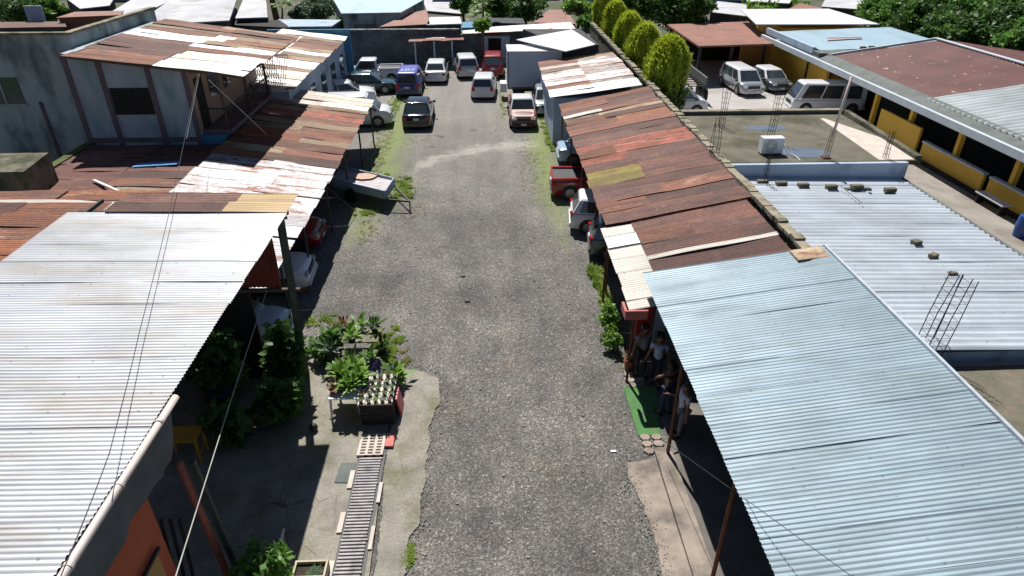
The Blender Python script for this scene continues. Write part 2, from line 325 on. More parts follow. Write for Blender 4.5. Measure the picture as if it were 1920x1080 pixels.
# gravel ground of the yard
def gravelm():
    m, N, L, b = new_mat('yard_gravel')
    big = tex(N, L, .22, 6); r = ramp(N, L, big.outputs[0], [(.34, (.088,.085,.081,1)), (.66, (.182,.173,.161,1))])
    patch = tex(N, L, .9, 7, rough=.7); rp = ramp(N, L, patch.outputs[0], [(.3, (.78,.79,.81,1)), (.5, (1,1,1,1)), (.72, (1.2,1.16,1.12,1))])
    c = mixc(N, L, 1, r.outputs[0], rp.outputs[0], 'MULTIPLY').outputs[2]
    brown = tex(N, L, .5, 5); rb = ramp(N, L, brown.outputs[0], BW(.55,.72)); c = mixc(N, L, rb.outputs[0], c, (.135,.113,.099,1)).outputs[2]
    vo = tex(N, L, 26, kind='VOR'); rv = ramp(N, L, vo.outputs['Color'], [(.2, (.5,.5,.51,1)), (.6, (1,1,1,1)), (.84, (1.6,1.57,1.53,1)), (.97, (3.1,3.0,2.9,1))])
    c = mixc(N, L, .85, c, rv.outputs[0], 'MULTIPLY').outputs[2]
    v2 = tex(N, L, 60, kind='VOR'); rv2 = ramp(N, L, v2.outputs['Color'], [(.15, (.5,.5,.5,1)), (.6, (1,1,1,1)), (.95, (1.9,1.9,1.85,1))])
    c = mixc(N, L, .7, c, rv2.outputs[0], 'MULTIPLY').outputs[2]
    tc = N.new('ShaderNodeTexCoord'); sp = N.new('ShaderNodeSeparateXYZ'); L.new(tc.outputs['Object'], sp.inputs[0])
    def M(op, a, b_=None, c_=None):
        n = N.new('ShaderNodeMath'); n.operation = op
        for i, v in enumerate((a, b_, c_)):
            if v is None: continue
            if isinstance(v, (int, float)): n.inputs[i].default_value = v
            else: L.new(v, n.inputs[i])
        return n.outputs[0]
    X, Y = sp.outputs[0], sp.outputs[1]
    # paler dusty worn strip toward the far end of the yard
    far = ramp(N, L, M('MULTIPLY_ADD', Y, 1/60.0, 0), BW(.40,.75)); c = mixc(N, L, M('MULTIPLY', far.outputs[0], .62), c, (.26,.243,.22,1)).outputs[2]
    # compacted wheel tracks, oil stains
    tk = tex(N, L, 1.0, 4, stretch=(1.1,.07,1)); rk_ = ramp(N, L, tk.outputs[0], [(.36, (.87,.865,.86,1)), (.5, (1,1,1,1)), (.64, (1.09,1.085,1.08,1))]); c = mixc(N, L, 1, c, rk_.outputs[0], 'MULTIPLY').outputs[2]
    oi_ = tex(N, L, .8, 3, rough=.5, dist=.4); ro = ramp(N, L, oi_.outputs[0], BW(.66,.74)); c = mixc(N, L, M('MULTIPLY', ro.outputs[0], .6), c, (.045,.043,.042,1)).outputs[2]
    # pale mortar streak across the yard
    n1 = tex(N, L, 1.1, 7, rough=.75)
    d = M('ABSOLUTE', M('SUBTRACT', M('SUBTRACT', Y, M('MULTIPLY_ADD', M('MULTIPLY', X, X), -.09, M('MULTIPLY_ADD', X, .40, 35.8))), M('MULTIPLY', M('SUBTRACT', n1.outputs[0], .5), 5.0)))
    inx = M('LESS_THAN', M('ABSOLUTE', M('ADD', X, .4)), 3.4)
    st = ramp(N, L, M('MULTIPLY', d, 1.0), [(0.0, (1,1,1,1)), (1.0, (0,0,0,1))]); sm = M('MULTIPLY', M('MULTIPLY', st.outputs[0], inx), .6)
    c = mixc(N, L, sm, c, (.40,.39,.35,1)).outputs[2]
    # lichen / thin grass stain along both sides of the yard
    gn = tex(N, L, .55, 7, rough=.7)
    side = M('MAXIMUM', M('SUBTRACT', 1.0, M('ABSOLUTE', M('MULTIPLY', M('ADD', X, 5.4), .5))), M('SUBTRACT', 1.0, M('ABSOLUTE', M('MULTIPLY', M('SUBTRACT', X, 3.0), .65))))
    yy = ramp(N, L, M('MULTIPLY', Y, 1/60.0), BW(.33,.46))
    gm = M('MULTIPLY', M('MAXIMUM', side, 0.0), yy.outputs[0]); gm = M('MULTIPLY', gm, M('MULTIPLY', gn.outputs[0], 2.0))
    gr = ramp(N, L, gm, BW(.35,.95)); c = mixc(N, L, M('MULTIPLY', gr.outputs[0], .72), c, (.17,.22,.05,1)).outputs[2]
    L.new(c, b.inputs['Base Color']); b.inputs['Roughness'].default_value = .92
    bp = N.new('ShaderNodeBump'); bp.inputs['Strength'].default_value = .6; bp.inputs['Distance'].default_value = .02
    L.new(vo.outputs['Distance'], bp.inputs['Height'])
    bp2 = N.new('ShaderNodeBump'); bp2.inputs['Strength'].default_value = .6; bp2.inputs['Distance'].default_value = .12
    L.new(patch.outputs[0], bp2.inputs['Height']); L.new(bp.outputs[0], bp2.inputs['Normal']); L.new(bp2.outputs[0], b.inputs['Normal'])
    return m
m_gravel = gravelm()
def crackm():
    m, N, L, b = new_mat('cracked_concrete')
    t = tex(N, L, .8, 7); r = ramp(N, L, t.outputs[0], [(.3, lin(124,120,112,K)), (.55, lin(158,152,142,K)), (.75, lin(120,114,100,K))])
    ms = tex(N, L, .5, 7, rough=.7); rm = ramp(N, L, ms.outputs[0], BW(.48,.66)); c = mixc(N, L, rm.outputs[0], r.outputs[0], lin(112,112,82,K)).outputs[2]
    f = tex(N, L, 22, 6); rf = ramp(N, L, f.outputs[0], [(.3, (.72,.72,.72,1)), (.7, (1.15,1.15,1.12,1))]); c = mixc(N, L, 1, c, rf.outputs[0], 'MULTIPLY').outputs[2]
    ck = tex(N, L, 1.9, kind='CRACK', stretch=(1,.6,1)); rc = ramp(N, L, ck.outputs[0], [(.0, (.30,.29,.26,1)), (.022, (1,1,1,1))])
    mk = tex(N, L, .35, 3); rk = ramp(N, L, mk.outputs[0], BW(.52,.64)); c = mixc(N, L, rk.outputs[0], c, mixc(N, L, 1, c, rc.outputs[0], 'MULTIPLY').outputs[2]).outputs[2]
    L.new(c, b.inputs['Base Color']); b.inputs['Roughness'].default_value = .9
    bp = N.new('ShaderNodeBump'); bp.inputs['Strength'].default_value = .35; bp.inputs['Distance'].default_value = .03
    L.new(f.outputs[0], bp.inputs['Height']); L.new(bp.outputs[0], b.inputs['Normal'])
    return m
m_crack = crackm()

# ------------------------------------------------------------------ SETTING: ground sheets
g = MB(); g.face([(-400,-60,-.02),(400,-60,-.02),(400,700,-.02),(-400,700,-.02)])
m_earth = pm('earth', (.10,.088,.07,1), (.075,.07,.055,1), .15, .95, bump=.3, bscale=6, c3=(.05,.075,.025,1), s3=.06, p3=(.45,.6))
O('ground', g, m_earth, kind='structure')
g = MB(); g.face([(-9.5,-4,0),(8.6,-4,0),(8.6,60,0),(-13,60,0)]); O('gravel_yard', g, m_gravel, kind='structure')
def ragged(pts, jit=.06, step=.18, seed=1):
    rr = random.Random(seed); out = []
    for i, a in enumerate(pts):
        b = pts[(i+1) % len(pts)]; a2 = Vector(a[:2]); b2 = Vector(b[:2]); n = max(1, int((b2-a2).length/step))
        for k in range(n):
            p = a2.lerp(b2, k/n); q = noise.noise(Vector((p.x*2.1, p.y*2.1, seed)))*jit*1.6 + noise.noise(Vector((p.x*9, p.y*9, seed)))*jit*.7; out.append((p.x + q + rr.uniform(-jit, jit)*.3, p.y + rr.uniform(-jit, jit)*.3))
    return out
edge = [P(*p) for p in ((742,690),(800,700),(822,712),(826,755),(806,790),(802,850),(790,930),(786,985),(768,1010),(758,1080))]
poly = [(e.x, e.y) for e in edge] + [(-2.1, 2)]
poly = [p for p in ragged(poly, .05, .06) if not (p[0] < -2.2 and p[1] < 2.5)]
poly = poly[:max(i for i, p in enumerate(poly) if p[1] > 2.02)+1] + [(-2.1, -3), (-9.4, -3), (-9.4, 16.2), (-4.2, 16.0), (-3.0, 14.3)]
g = MB(); g.prism(poly, -.03, .035); O('concrete_apron', g, m_crack, kind='structure')
# right-hand kerb strip and ragged concrete
a, b_ = P(1222,850), P(1243,1080)
kx0 = P(1310,1080).x; kx1 = P(1375,1080).x
g = MB(); g.prism([(4.0,11.75),(4.42,11.7),(4.50,-3),(3.98,-3),(3.98,8)], -.03, .10); O('kerb', g, m_kerb, kind='structure')
e = [P(*p) for p in ((1222,862),(1176,870),(1180,905),(1200,940),(1220,985),(1235,1030),(1240,1080))]
poly = ragged([(p.x, p.y) for p in e] + [(3.3,-3)], .05, .14, 3)
poly = poly[:max(i for i, p in enumerate(poly) if p[1] > 2 and p[0] < 3.9 and i < len(poly)*.6)] + [(3.3,-3),(3.976,-3),(3.976,11.55)]
g = MB(); g.prism(poly, -.03, .03); O('pavement_fragment', g, m_kerb, kind='structure')
g = MB(); g.face([(4.5,-3,.03),(9,-3,.03),(9,19,.03),(4.42,19,.03)]); O('shed_floor', g, pm('shed_floor', lin(120,116,110,K), lin(90,86,82,K), 1, .9), kind='structure')
# walkway and parking of the neighbouring property
g = MB(); g.face([(9,-3,.0),(34,-3,.0),(34,34,.0),(9,34,.0)]); O('walkway', g, m_walk, kind='structure')
g = MB(); g.face([(9.3,33,.004),(34,33,.004),(34,62,.004),(9.3,62,.004)]); O('parking_area', g, m_lot, kind='structure')
# small stones lying on the gravel
mb = MB(); rr = random.Random(3)
def stone(mb, x, y, z, r, rr):
    k = 6; base = len(mb.v); ph = rr.random()*6
    for lv, (rad, h) in enumerate(((1,0),(.8,.55))):
        for i in range(k):
            t = ph + i*2*math.pi/k; q = rad*r*rr.uniform(.75,1.2); mb.v.append((x+q*math.cos(t), y+q*math.sin(t)*.8, z+h*r))
    for i in range(k): j = (i+1) % k; mb.f.append((base+i, base+j, base+k+j, base+k+i))
    mb.f.append(tuple(base+k+i for i in range(k)))
for i in range(4200):
    y = 6 + 24*rr.random()**1.5; x = rr.uniform(-5.6, 4.1)
    if x < -1.75 and y < 14.5: continue
    if x > 3.1 and y < 12.5: continue
    r = rr.uniform(.008,.022) if rr.random() < .95 else rr.uniform(.025,.055)
    stone(mb, x, y, .0, r, rr)
for q_ in edge + e:
    for i in range(60):
        x = q_.x + rr.gauss(0,.14); y = q_.y + rr.gauss(0,.28)
        if y > 5: stone(mb, x, y, .03, rr.uniform(.008,.022), rr)
O('loose_stones', mb, pm('loose_stone', lin(168,164,156,K), lin(104,100,96,K), 1.7, .9), kind='stuff', label='loose grey stones scattered over the gravel yard', cat='stones')

# grass tufts
def tufts(mb, cx, cy, rx, ry, n, h, rr, z=0):
    for i in range(n):
        t = rr.random()*6.283; q = math.sqrt(rr.random()); x = cx + rx*q*math.cos(t); y = cy + ry*q*math.sin(t)
        if noise.noise(Vector((x*3.4, y*3.4, n*.1))) < -.12 + .4*q*q: continue
        for k in range(5):
            a = rr.random()*6.283; hh = h*rr.uniform(.25,.75); w_ = .010+h*.05; dx, dy = math.cos(a), math.sin(a); lean = hh*rr.uniform(.6,1.8)
            p = Vector((x + rr.uniform(-.05,.05), y + rr.uniform(-.05,.05), z))
            mb.face([p + Vector((-dy*w_, dx*w_, 0)), p + Vector((dy*w_, -dx*w_, 0)), p + Vector((dx*lean, dy*lean, hh))])
G1 = MB(); G2 = MB(); rr = random.Random(11)
def gp(mb, x, y, wx, wy, n, h):
    c = P(x, y); e1 = P(x + wx/2, y); e2 = P(x, y - wy/2); tufts(mb, c.x, c.y, abs(e1.x - c.x), abs(e2.y - c.y), n, h, rr)
for a in ((720,345,70,40,700,.16),(755,362,50,30,700,.2),(690,398,70,14,600,.14),(760,350,24,40,300,.25),(725,645,70,70,1300,.13),(735,690,40,50,500,.12),
          (720,230,50,50,900,.1),(735,205,30,50,700,.16),(745,178,25,60,500,.14),(1118,520,24,60,900,.25),(1135,560,24,60,500,.2),(1150,600,20,50,250,.15),
          (1020,215,26,70,900,.2),(1032,262,18,50,700,.3),(1035,240,18,50,600,.3),(795,815,8,50,30,.1),(768,1050,16,60,300,.09),(942,195,12,60,350,.12),
          (600,600,70,30,350,.16),(640,625,60,30,300,.25),(1030,185,20,50,400,.2)):
    gp(G1, *a)
for a in ((700,290,60,80,600,.07),(760,400,90,60,300,.07),(1000,330,70,90,500,.06),(985,240,50,60,350,.06),(780,260,60,60,250,.05),(690,430,50,60,250,.08),
          (755,690,30,80,300,.1),(765,740,40,60,250,.08),(1150,640,30,120,200,.06),(1130,500,30,90,200,.1),(940,230,60,60,260,.06),(722,160,20,60,200,.1),(1000,290,60,40,300,.06),
          (800,790,20,60,60,.07),(720,270,40,60,500,.08),(705,320,30,60,300,.08)):
    gp(G2, *a)
O('grass', G1, m_grass, kind='stuff', label='bright green grass tufts at the edges of the gravel yard', cat='grass')
O('dry_grass', G2, m_grassdry, kind='stuff', label='thin yellowish grass growing through the gravel', cat='grass')

# ------------------------------------------------------------------ corrugated roofs
def sheet(parent, mat, x0, z0, x1, z1, ya, yb, pitch=.11, amp=.018, rr=rng, name='roof_sheet', seg=7, wav=.01):
    """corrugations run along X; profile along Y"""
    ny = max(4, int(abs(yb-ya)/pitch*4)); mb = MB(); ph = rr.random()*9
    for i in range(seg+1):
        u = i/seg
        for j in range(ny+1):
            v = j/ny; y = ya + (yb-ya)*v; x = x0 + (x1-x0)*u
            z = z0 + (z1-z0)*u + amp*math.cos(2*math.pi*y/pitch) + wav*math.sin(ph + x*1.1 + y*.6) + wav*.6*math.sin(ph*2 + x*2.3)
            mb.v.append((x, y, z))
    for i in range(seg):
        for j in range(ny): a = i*(ny+1)+j; mb.f.append((a, a+ny+1, a+ny+2, a+1))
    return O(name, mb, mat, parent, smooth=True)
def corr_roof(parent, rows, yfar, x0, z0, x1, z1, pitch=.11, lap=.03, jit=.05, seed=1, amp=.018, wav=.01):
    """rows from far to near: (width, [(u0,u1,mat),...])"""
    rr = random.Random(seed); y = yfar; n = 0
    for wd, segs in rows:
        for (u0, u1, mt) in segs:
            a = u0 + (-rr.uniform(0, jit)/abs(x1-x0) if u0 == 0 else -.01); b = u1 + (rr.uniform(0, jit)/abs(x1-x0) if u1 == 1 else 0)
            dz = (rr.uniform(0, .016) + (.012 if n % 2 else 0)) * (1 if wav > .0055 else .12)
            sheet(parent, mt, x0+(x1-x0)*a, z0+(z1-z0)*a+dz + (.014 if u0 > 0 else 0), x0+(x1-x0)*b, z0+(z1-z0)*b+dz+rr.uniform(0,.012), y, y-wd-lap, pitch, amp, rr, wav=wav)
        y -= wd; n += 1
    return y
def frame_posts(parent, xs, ys, ztop, mat, r=.05, name='post'):
    for x in xs:
        for y in ys:
            m = MB(); m.tube([(x, y, 0), (x, y, ztop(x))], r, 8); O(name, m, mat, parent)
def purlins(parent, x0, z0, x1, z1, ys, xs, ya, yb, mat):
    m = MB()
    for x in xs:
        z = z0 + (z1-z0)*(x-x0)/(x1-x0) - .09; m = MB(); m.bar((x, ya, z), (x, yb, z), .06, .09); O('purlin', m, mat, parent)
    for y in ys: m = MB(); m.bar((x0+.1*(1 if x1>x0 else -1), y, z0-.17), (x1, y, z1-.17), .07, .1); O('rafter', m, mat, parent)

# --- right-hand open shed (near): blue-grey roof
X0, Z0, X1, Z1 = 4.15, 3.15, 8.95, 3.86
t = T('open_shed', 'open shed with a shiny blue-grey corrugated metal roof in the right foreground', 'shed', (6.5, 8, 0))
rows = []; y = 15.3
while y > 1: rows.append((.86, [(0, 1, m_blue)])); y -= .86
yend = corr_roof(t, rows, 15.3, X0, Z0, X1, Z1, seed=5, jit=.02, amp=.0165, wav=.004, pitch=.1)
frame_posts(t, (4.3,), (11.65, 8.1, 4.6), lambda x: 3.1, m_rustpost, .045)
frame_posts(t, (8.5,), (15.1, 11.65, 8.1, 4.6), lambda x: 3.7, m_rustpost, .045)
purlins(t, X0, Z0, X1, Z1, (15.1, 11.65, 8.1, 4.6), (4.3, 5.6, 7.0, 8.4), 15.2, yend, m_steel)
m = MB(); m.bar((X1+.03, 15.3, Z1+.02), (X1+.03, yend, Z1+.02), .07, .10); O('edge_trim', m, m_pale, t)
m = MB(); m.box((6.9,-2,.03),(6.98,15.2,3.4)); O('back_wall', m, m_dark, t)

# --- right-hand rusty roof (long)
t = T('rusty_car_shed', 'long car shed with dark rust, coral and yellow patchwork roof along the right boundary wall', 'shed', (6.2, 27, 0))
X0, Z0, X1, Z1 = 3.89, 2.6, 8.56, 3.49
D, Rr, Oo, Co, Ye, Ma, Mw, Tn, Md = m_rustd, m_rust, m_rusto, m_coral, m_yellow, m_maroon, m_mixw, m_tanrust, m_mixd
rows = [(.8,[(0,1,Oo)]),(.8,[(0,.5,Rr),(.5,1,D)]),(.8,[(0,1,D)]),(.45,[(0,.4,m_cream),(.4,1,Rr)]),(.5,[(0,.35,Tn),(.35,1,Tn)]),(.7,[(0,.4,Oo),(.4,1,D)]),(.85,[(0,.5,Rr),(.5,1,Oo)]),(.8,[(0,1,Rr)]),(.8,[(0,1,D)]),
        (.85,[(0,.55,D),(.55,1,D)]),(.8,[(0,.3,Co),(.3,1,Co)]),(.8,[(0,.33,Oo),(.33,1,Co)]),(.8,[(0,.4,Co),(.4,1,D)]),(.75,[(0,.42,D),(.42,1,D)]),
        (.8,[(0,.45,Ye),(.45,1,D)]),(.75,[(0,.43,Ye),(.43,1,D)]),(.8,[(0,1,D)]),(.8,[(0,.5,D),(.5,1,Rr)]),(.85,[(0,.35,Rr),(.35,1,D)]),(.9,[(0,1,D)])]
yy = corr_roof(t, rows, 35.0, X0, Z0, X1, Z1, seed=8, amp=.02, wav=.016, jit=.10)
rows = [(.85,[(0,1,D)]),(.85,[(0,.45,Rr),(.45,1,D)]),(.8,[(0,1,D)]),(.22,[(0,1,m_cream)]),(.9,[(0,1,Ma)]),(.5,[(0,1,Ma)])]
yy2 = corr_roof(t, rows, yy-.02, 4.72, Z0+.12, X1-.15, Z1-.05, seed=9, amp=.02, wav=.014)
frame_posts(t, (4.05,), (34.5, 30.5, 26.5, 22.5, 19.5), lambda x: 2.55, m_rustpost, .04)
purlins(t, X0, Z0, X1, Z1, (34.5, 30.5, 26.5, 22.5, 19.5, 16.5), (5.0, 6.3, 7.6), 34.9, 15.8, m_wood)
# white lean-to sheets
t = T('white_lean_to', 'narrow whitish corrugated lean-to roof with leaves on it beside the rusty car shed', 'lean-to', (4.1, 17, 0))
corr_roof(t, [(.75,[(0,1,m_cream)]),(.75,[(0,1,m_white)]),(.8,[(0,1,m_cream)]),(.8,[(0,1,m_cream)]),(.8,[(0,1,m_cream)]),(.7,[(0,.9,m_cream)]),(.45,[(0,.8,m_cream)])], yy-.05, 3.73, 2.5, 4.95, 2.72, seed=12, jit=.06)
frame_posts(t, (3.85,), (18.9, 14.6), lambda x: 2.45, m_rustpost, .04)
m = MB(); m.box((3.55,14.33,2.28),(4.15,14.39,2.55)); m.box((3.55,14.39,2.28),(3.62,14.9,2.5)); O('end_board', m, pm('pink_board', lin(200,120,116,K), lin(180,104,100,K), 3, .8), t)

# --- whitish rusty box shed further back on the right
t = T('patchy_roof_shed', 'closed shed with white walls and a peeling rusty roof behind the long rusty car shed', 'shed', (6, 40, 0))
rows = [(.9,[(0,.4,Rr),(.4,1,Tn)])] + [(.86,[(0,.5,a),(.5,1,b)]) for a, b in ((Rr,Md),(Md,Mw),(Tn,Md),(Md,Md),(Mw,Md),(Md,Mw),(Mw,Mw),(Rr,Md),(Mw,m_white))] + [(.75,[(0,1,m_white)])]
ye = corr_roof(t, rows, 45.2, 3.5, 2.78, 8.45, 3.40, seed=14, jit=.1)
m = MB(); m.prism([(3.7,ye+.15),(8.4,ye+.15),(8.4,45),(3.7,45)], 0, 2.70); O('wall', m, m_bluewall, t)

# --- boundary wall on the right, with irregular cap
t = T('boundary_wall', 'long mossy block wall running between the rusty car shed and the neighbouring white roof', 'wall', (8.9, 35, 0))
m = MB(); m.box((8.72,15.55,0),(8.90,57,3.46)); O('block_wall', m, m_mosswall, t)
m = MB(); rr = random.Random(4); n = 104
prev = 0
for i in range(n):
    ya = 15.5 + 41.5*i/n; yb = 15.5 + 41.5*(i+1)/n - .01; dz = rr.uniform(-.03,.05)
    m.box((8.66+rr.uniform(-.02,.02), ya, 3.465), (8.96+rr.uniform(-.02,.02), yb, 3.58+dz))
O('wall_cap', m, m_mosscap, t)
m = MB(); a = P(1492,482,3.7); m.slab([a+Vector((-.1,-.35,.1)), a+Vector((.75,-.3,.16)), a+Vector((.75,.25,.2)), a+Vector((-.1,.2,.1))], .05)
O('loose_rusty_sheet', m, m_tanrust, None, 'small rusty metal sheet lying at the near end of the mossy boundary wall', 'metal sheet')

# --- left-hand long shed
X0, Z0, X1, Z1 = -6.38, 2.3, -11.25, 3.0
t = T('left_car_shed', 'long car shed with white and rust-streaked corrugated sheets along the left side of the yard', 'shed', (-8.8, 27, 0))
W8 = m_cwhite
rows = [(.85,[(0,1,W8)]),(.85,[(0,1,W8)]),(.85,[(0,.5,W8),(.5,1,W8)]),(.6,[(0,1,Tn)]),(.8,[(0,.55,Rr),(.55,1,Tn)]),(.8,[(0,1,Co)]),(.8,[(0,.6,Rr),(.6,1,Oo)]),(.8,[(0,1,Tn)]),(.8,[(0,.5,Rr),(.5,1,Tn)]),
        (.8,[(0,.6,Rr),(.6,1,Oo)]),(.8,[(0,.45,Tn),(.45,1,Oo)]),(.85,[(0,1,Rr)]),(.85,[(0,.5,Rr),(.5,1,Tn)]),(.85,[(0,.6,D),(.6,1,Oo)]),
        (.8,[(0,.5,Mw),(.5,1,Mw)]),(.8,[(0,1,Mw)]),(.85,[(0,.4,Mw),(.4,1,m_white)]),(.85,[(0,1,Mw)]),(.85,[(0,.5,Mw),(.5,1,Mw)]),(.85,[(0,1,Mw)]),
        (.85,[(0,1,Mw)]),(.85,[(0,1,m_white)]),(.85,[(0,.4,Mw),(.4,1,Mw)]),(.85,[(0,1,Mw)]),(.85,[(0,1,m_white)]),(.85,[(0,1,m_white)])]
ye = corr_roof(t, rows, 37.6, X0, Z0, X1, Z1, seed=21, amp=.02, wav=.016, jit=.1)
frame_posts(t, (-6.55,), (37, 33, 29, 25, 21.2, 18.2), lambda x: 2.25, m_postgr, .045)
purlins(t, X0, Z0, X1, Z1, (37, 33, 29, 25, 21.2, 18), (-7.6, -9, -10.4), 37.4, ye, m_wood)
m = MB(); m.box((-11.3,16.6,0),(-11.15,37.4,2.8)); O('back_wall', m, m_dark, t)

# --- near left tall workshop: white roof at 5 m
X0, Z0, X1, Z1 = -4.90, 5.3, -10.1, 5.38
t = T('workshop_building', 'tall workshop with a white corrugated roof and an orange wall in the left foreground', 'workshop', (-7.8, 9, 0))
rows = [(.58,[(0,.34,m_tan),(.34,1,m_maroon)]),(.56,[(0,.36,m_tan),(.36,1,m_maroon)])]
y1 = corr_roof(t, rows, 15.95, X0, Z0+.02, X1+.9, Z1+.02, seed=31, jit=.03)
rows = []; y = y1
while y > 1.5: rows.append((.84, [(0,1,m_white)])); y -= .84
ye = corr_roof(t, rows, y1, X0, Z0, X1, Z1, seed=32, jit=.02, amp=.0145, wav=.005, pitch=.086)
purlins(t, X0, Z0, X1, Z1, (15.2, 12, 8.6, 5.2), (-5.1, -6.7, -8.3, -9.8), 15.8, ye, m_steel)
frame_posts(t, (-9.9,), (15.2, 9), lambda x: 5.2, m_postgr, .06)
m = MB(); m.bar((-5.40,15.3,0), (-5.08,14.75,5.2), .17, .17); o = O('post', m, m_postgr, t)
m = MB(); m.box((-9.0,1.5,.035),(-5.2,7.05,4.6)); O('orange_wall', m, m_orange, t)
m = MB(); m.box((-5.197,3.2,.5),(-5.16,6.75,3.2)); O('ochre_panel', m, m_panel, t)
m = MB(); m.bar((-5.14,6.80,3.26), (-5.14,3.0,3.26), .05, .05); O('panel_trim', m, m_black, t)
m = MB(); m.tube([(-4.84,7.95,5.24),(-4.84,6.2,5.25),(-4.84,4,5.25),(-4.84,1.4,5.25)], .055, 12); g_ = O('gutter_pipe', m, m_pvc, t, smooth=True)
for y in (7.4, 6.2, 5.0): m = MB(); m.tube([(-4.84,y,5.25),(-4.84,y-.05,5.25)], .064, 12); O('pipe_joint', m, m_pvc, g_)
m = MB(); m.bar((-8.5,15.0,3.02), (-5.0,15.0,3.02), .1, .08); O('beam', m, m_wood, t)
# red corrugated end panel hanging under the roof end, widened to block sun
mb = MB(); ny = 170
for j in range(ny+1):
    x = -9.8 + 4.3*j/ny
    for z in (3.05, 5.15): mb.v.append((x, 15.10 + .02*math.cos(2*math.pi*(x)/.11*1), z))
for j in range(ny): a = 2*j; mb.f.append((a, a+1, a+3, a+2))
O('end_panel', mb, rustm('red_panel', lin(150,60,50,K), lin(120,46,40,K), lin(90,50,44,K)), t, smooth=True)
m = MB(); m.box((-9.9,15.14,0),(-6.4,15.2,3.04)); O('added_sun_block', m, m_dark, t)  # added wall, keeps sun off the floor under the workshop roof
# hanging cloth
mb = MB(); nu, nv = 60, 14
for i in range(nu+1):
    for j in range(nv+1):
        u, v = i/nu, j/nv
        y = 7.85 - 5.6*u - .3*v*(1-u)
        zb = 4.22 + .12*math.sin(u*5.1) + (.1 if u < .04 else 0)
        z = 5.2 + (zb-5.2)*v
        x = -4.88 - .10*v + v*.05*math.sin(u*17 + v*3.2) + .012*v*math.sin(u*51) - .1*v*v*(math.exp(-(u-.22)**2/.006))
        mb.v.append((x, y, z))
for i in range(nu):
    for j in range(nv): a = i*(nv+1)+j; mb.f.append((a, a+nv+1, a+nv+2, a+1))
o = O('hanging_cloth', mb, m_tarp, None, 'dark grey shade cloth hanging in folds from the white gutter pipe above the orange wall', 'cloth', smooth=True)
md = o.modifiers.new('solid', 'SOLIDIFY'); md.thickness = .006
m = MB(); m.tube([(-5.2,8.05,3.75),(-5.3,8.5,.03)], .065, 10); O('salmon_post', m, m_postor, None, 'leaning salmon painted pipe post beside the orange wall', 'post', smooth=True)
m = MB(); m.bar((-5.02,8.1,3.75), (-5.1,8.55,.03), .1, .1); O('green_post', m, m_postgr, None, 'grey-green square post standing against the leaning salmon post', 'post')
m = MB()
for i in range(3): m.tube([(-5.75+.16*i,7.9,2.6),(-5.75+.16*i,7.5,.04)], .03, 8)
O('leaning_pipes', m, m_steel, None, 'bundle of grey pipes leaning in the dark gap beside the orange wall', 'pipes')

# rust / cream roofs left of the workshop
t = T('left_rust_roof_house', 'low building with orange rust roof sheets at the left edge behind the white workshop roof', 'building', (-14, 16, 0))
corr_roof(t, [(.8,[(0,.35,Oo),(.35,1,Rr)]),(.8,[(0,.6,m_cream),(.6,1,Mw)]),(.6,[(0,.5,m_cream),(.5,1,Co)])], 19.2, -9.8, 4.2, -18.6, 4.3, seed=41, wav=.02)
corr_roof(t, [(.8,[(0,.3,Oo),(.3,.7,m_maroon),(.7,1,Co)]),(.8,[(0,.3,Oo),(.3,1,Rr)]),(.8,[(0,.35,Rr),(.35,1,Ma)]),(.8,[(0,.4,Oo),(.4,1,Tn)]),(.8,[(0,.3,Oo),(.3,1,Rr)]),(.8,[(0,1,Ma)]),(.8,[(0,1,Oo)])], 17.0, -10.3, 4.75, -18, 4.85, seed=42, wav=.02)
m = MB(); m.box((-18.4,11.5,0),(-10.7,18.5,4.1)); O('wall', m, m_stain, t)
# maroon roof in the shade, between house and sheds
t = T('shaded_maroon_roof_house', 'low building with a purplish brown corrugated roof lying in the shadow of the two-storey house', 'building', (-14, 24, 0))
corr_roof(t, [(.82,[(0,.5,Ma),(.5,1,Ma)]) for i in range(5)] + [(.8,[(0,.5,Rr),(.5,1,Ma)]),(.8,[(0,.4,Tn),(.4,1,Rr)]),(.8,[(0,.6,Rr),(.6,1,Tn)]),(.8,[(0,1,Tn)])], 27.9, -11.3, 2.86, -16.9, 2.9, seed=43, wav=.02)
m = MB(); m.box((-16.7,20.9,0),(-11.45,27.6,2.7)); O('wall', m, m_stain, t)
m = MB(); m.box((-17.3,20.6,0),(-16.95,28.2,2.98)); o = O('mossy_parapet', m, pm('moss', lin(96,110,48,K), lin(70,76,44,K), 2, .95, bump=.4), None, 'low parapet wall covered with green moss beside the shaded maroon roof', 'wall')
a = P(297,309,2.98); m = MB(); m.slab([a+Vector((-.95,-.2,0)), a+Vector((.7,.0,.02)), a+Vector((.75,.35,.02)), a+Vector((-.85,.2,0))], .03)
O('blue_sheet', m, m_bluesh, None, 'small light blue plastic sheet lying on the shaded maroon roof', 'sheet')
a = P(176,338,3.0); b_ = P(226,360,3.1); m = MB(); m.bar(a, b_, .1, .06); O('white_plank', m, m_white2, None, 'pale wooden plank lying across the rusty roof left of the white workshop roof', 'plank')
m = MB(); a, b_ = P(0,305,4.2), P(60,300,4.2); m.prism([(a.x-4,a.y-.5),(b_.x,b_.y-.6),(b_.x-.3,b_.y+1.4),(a.x-4,a.y+1.6)], 0, 4.0)
O('grey_gable_wall', m, m_mosswall, None, 'weathered grey concrete wall corner at the left edge, in front of the tall stained building', 'wall')

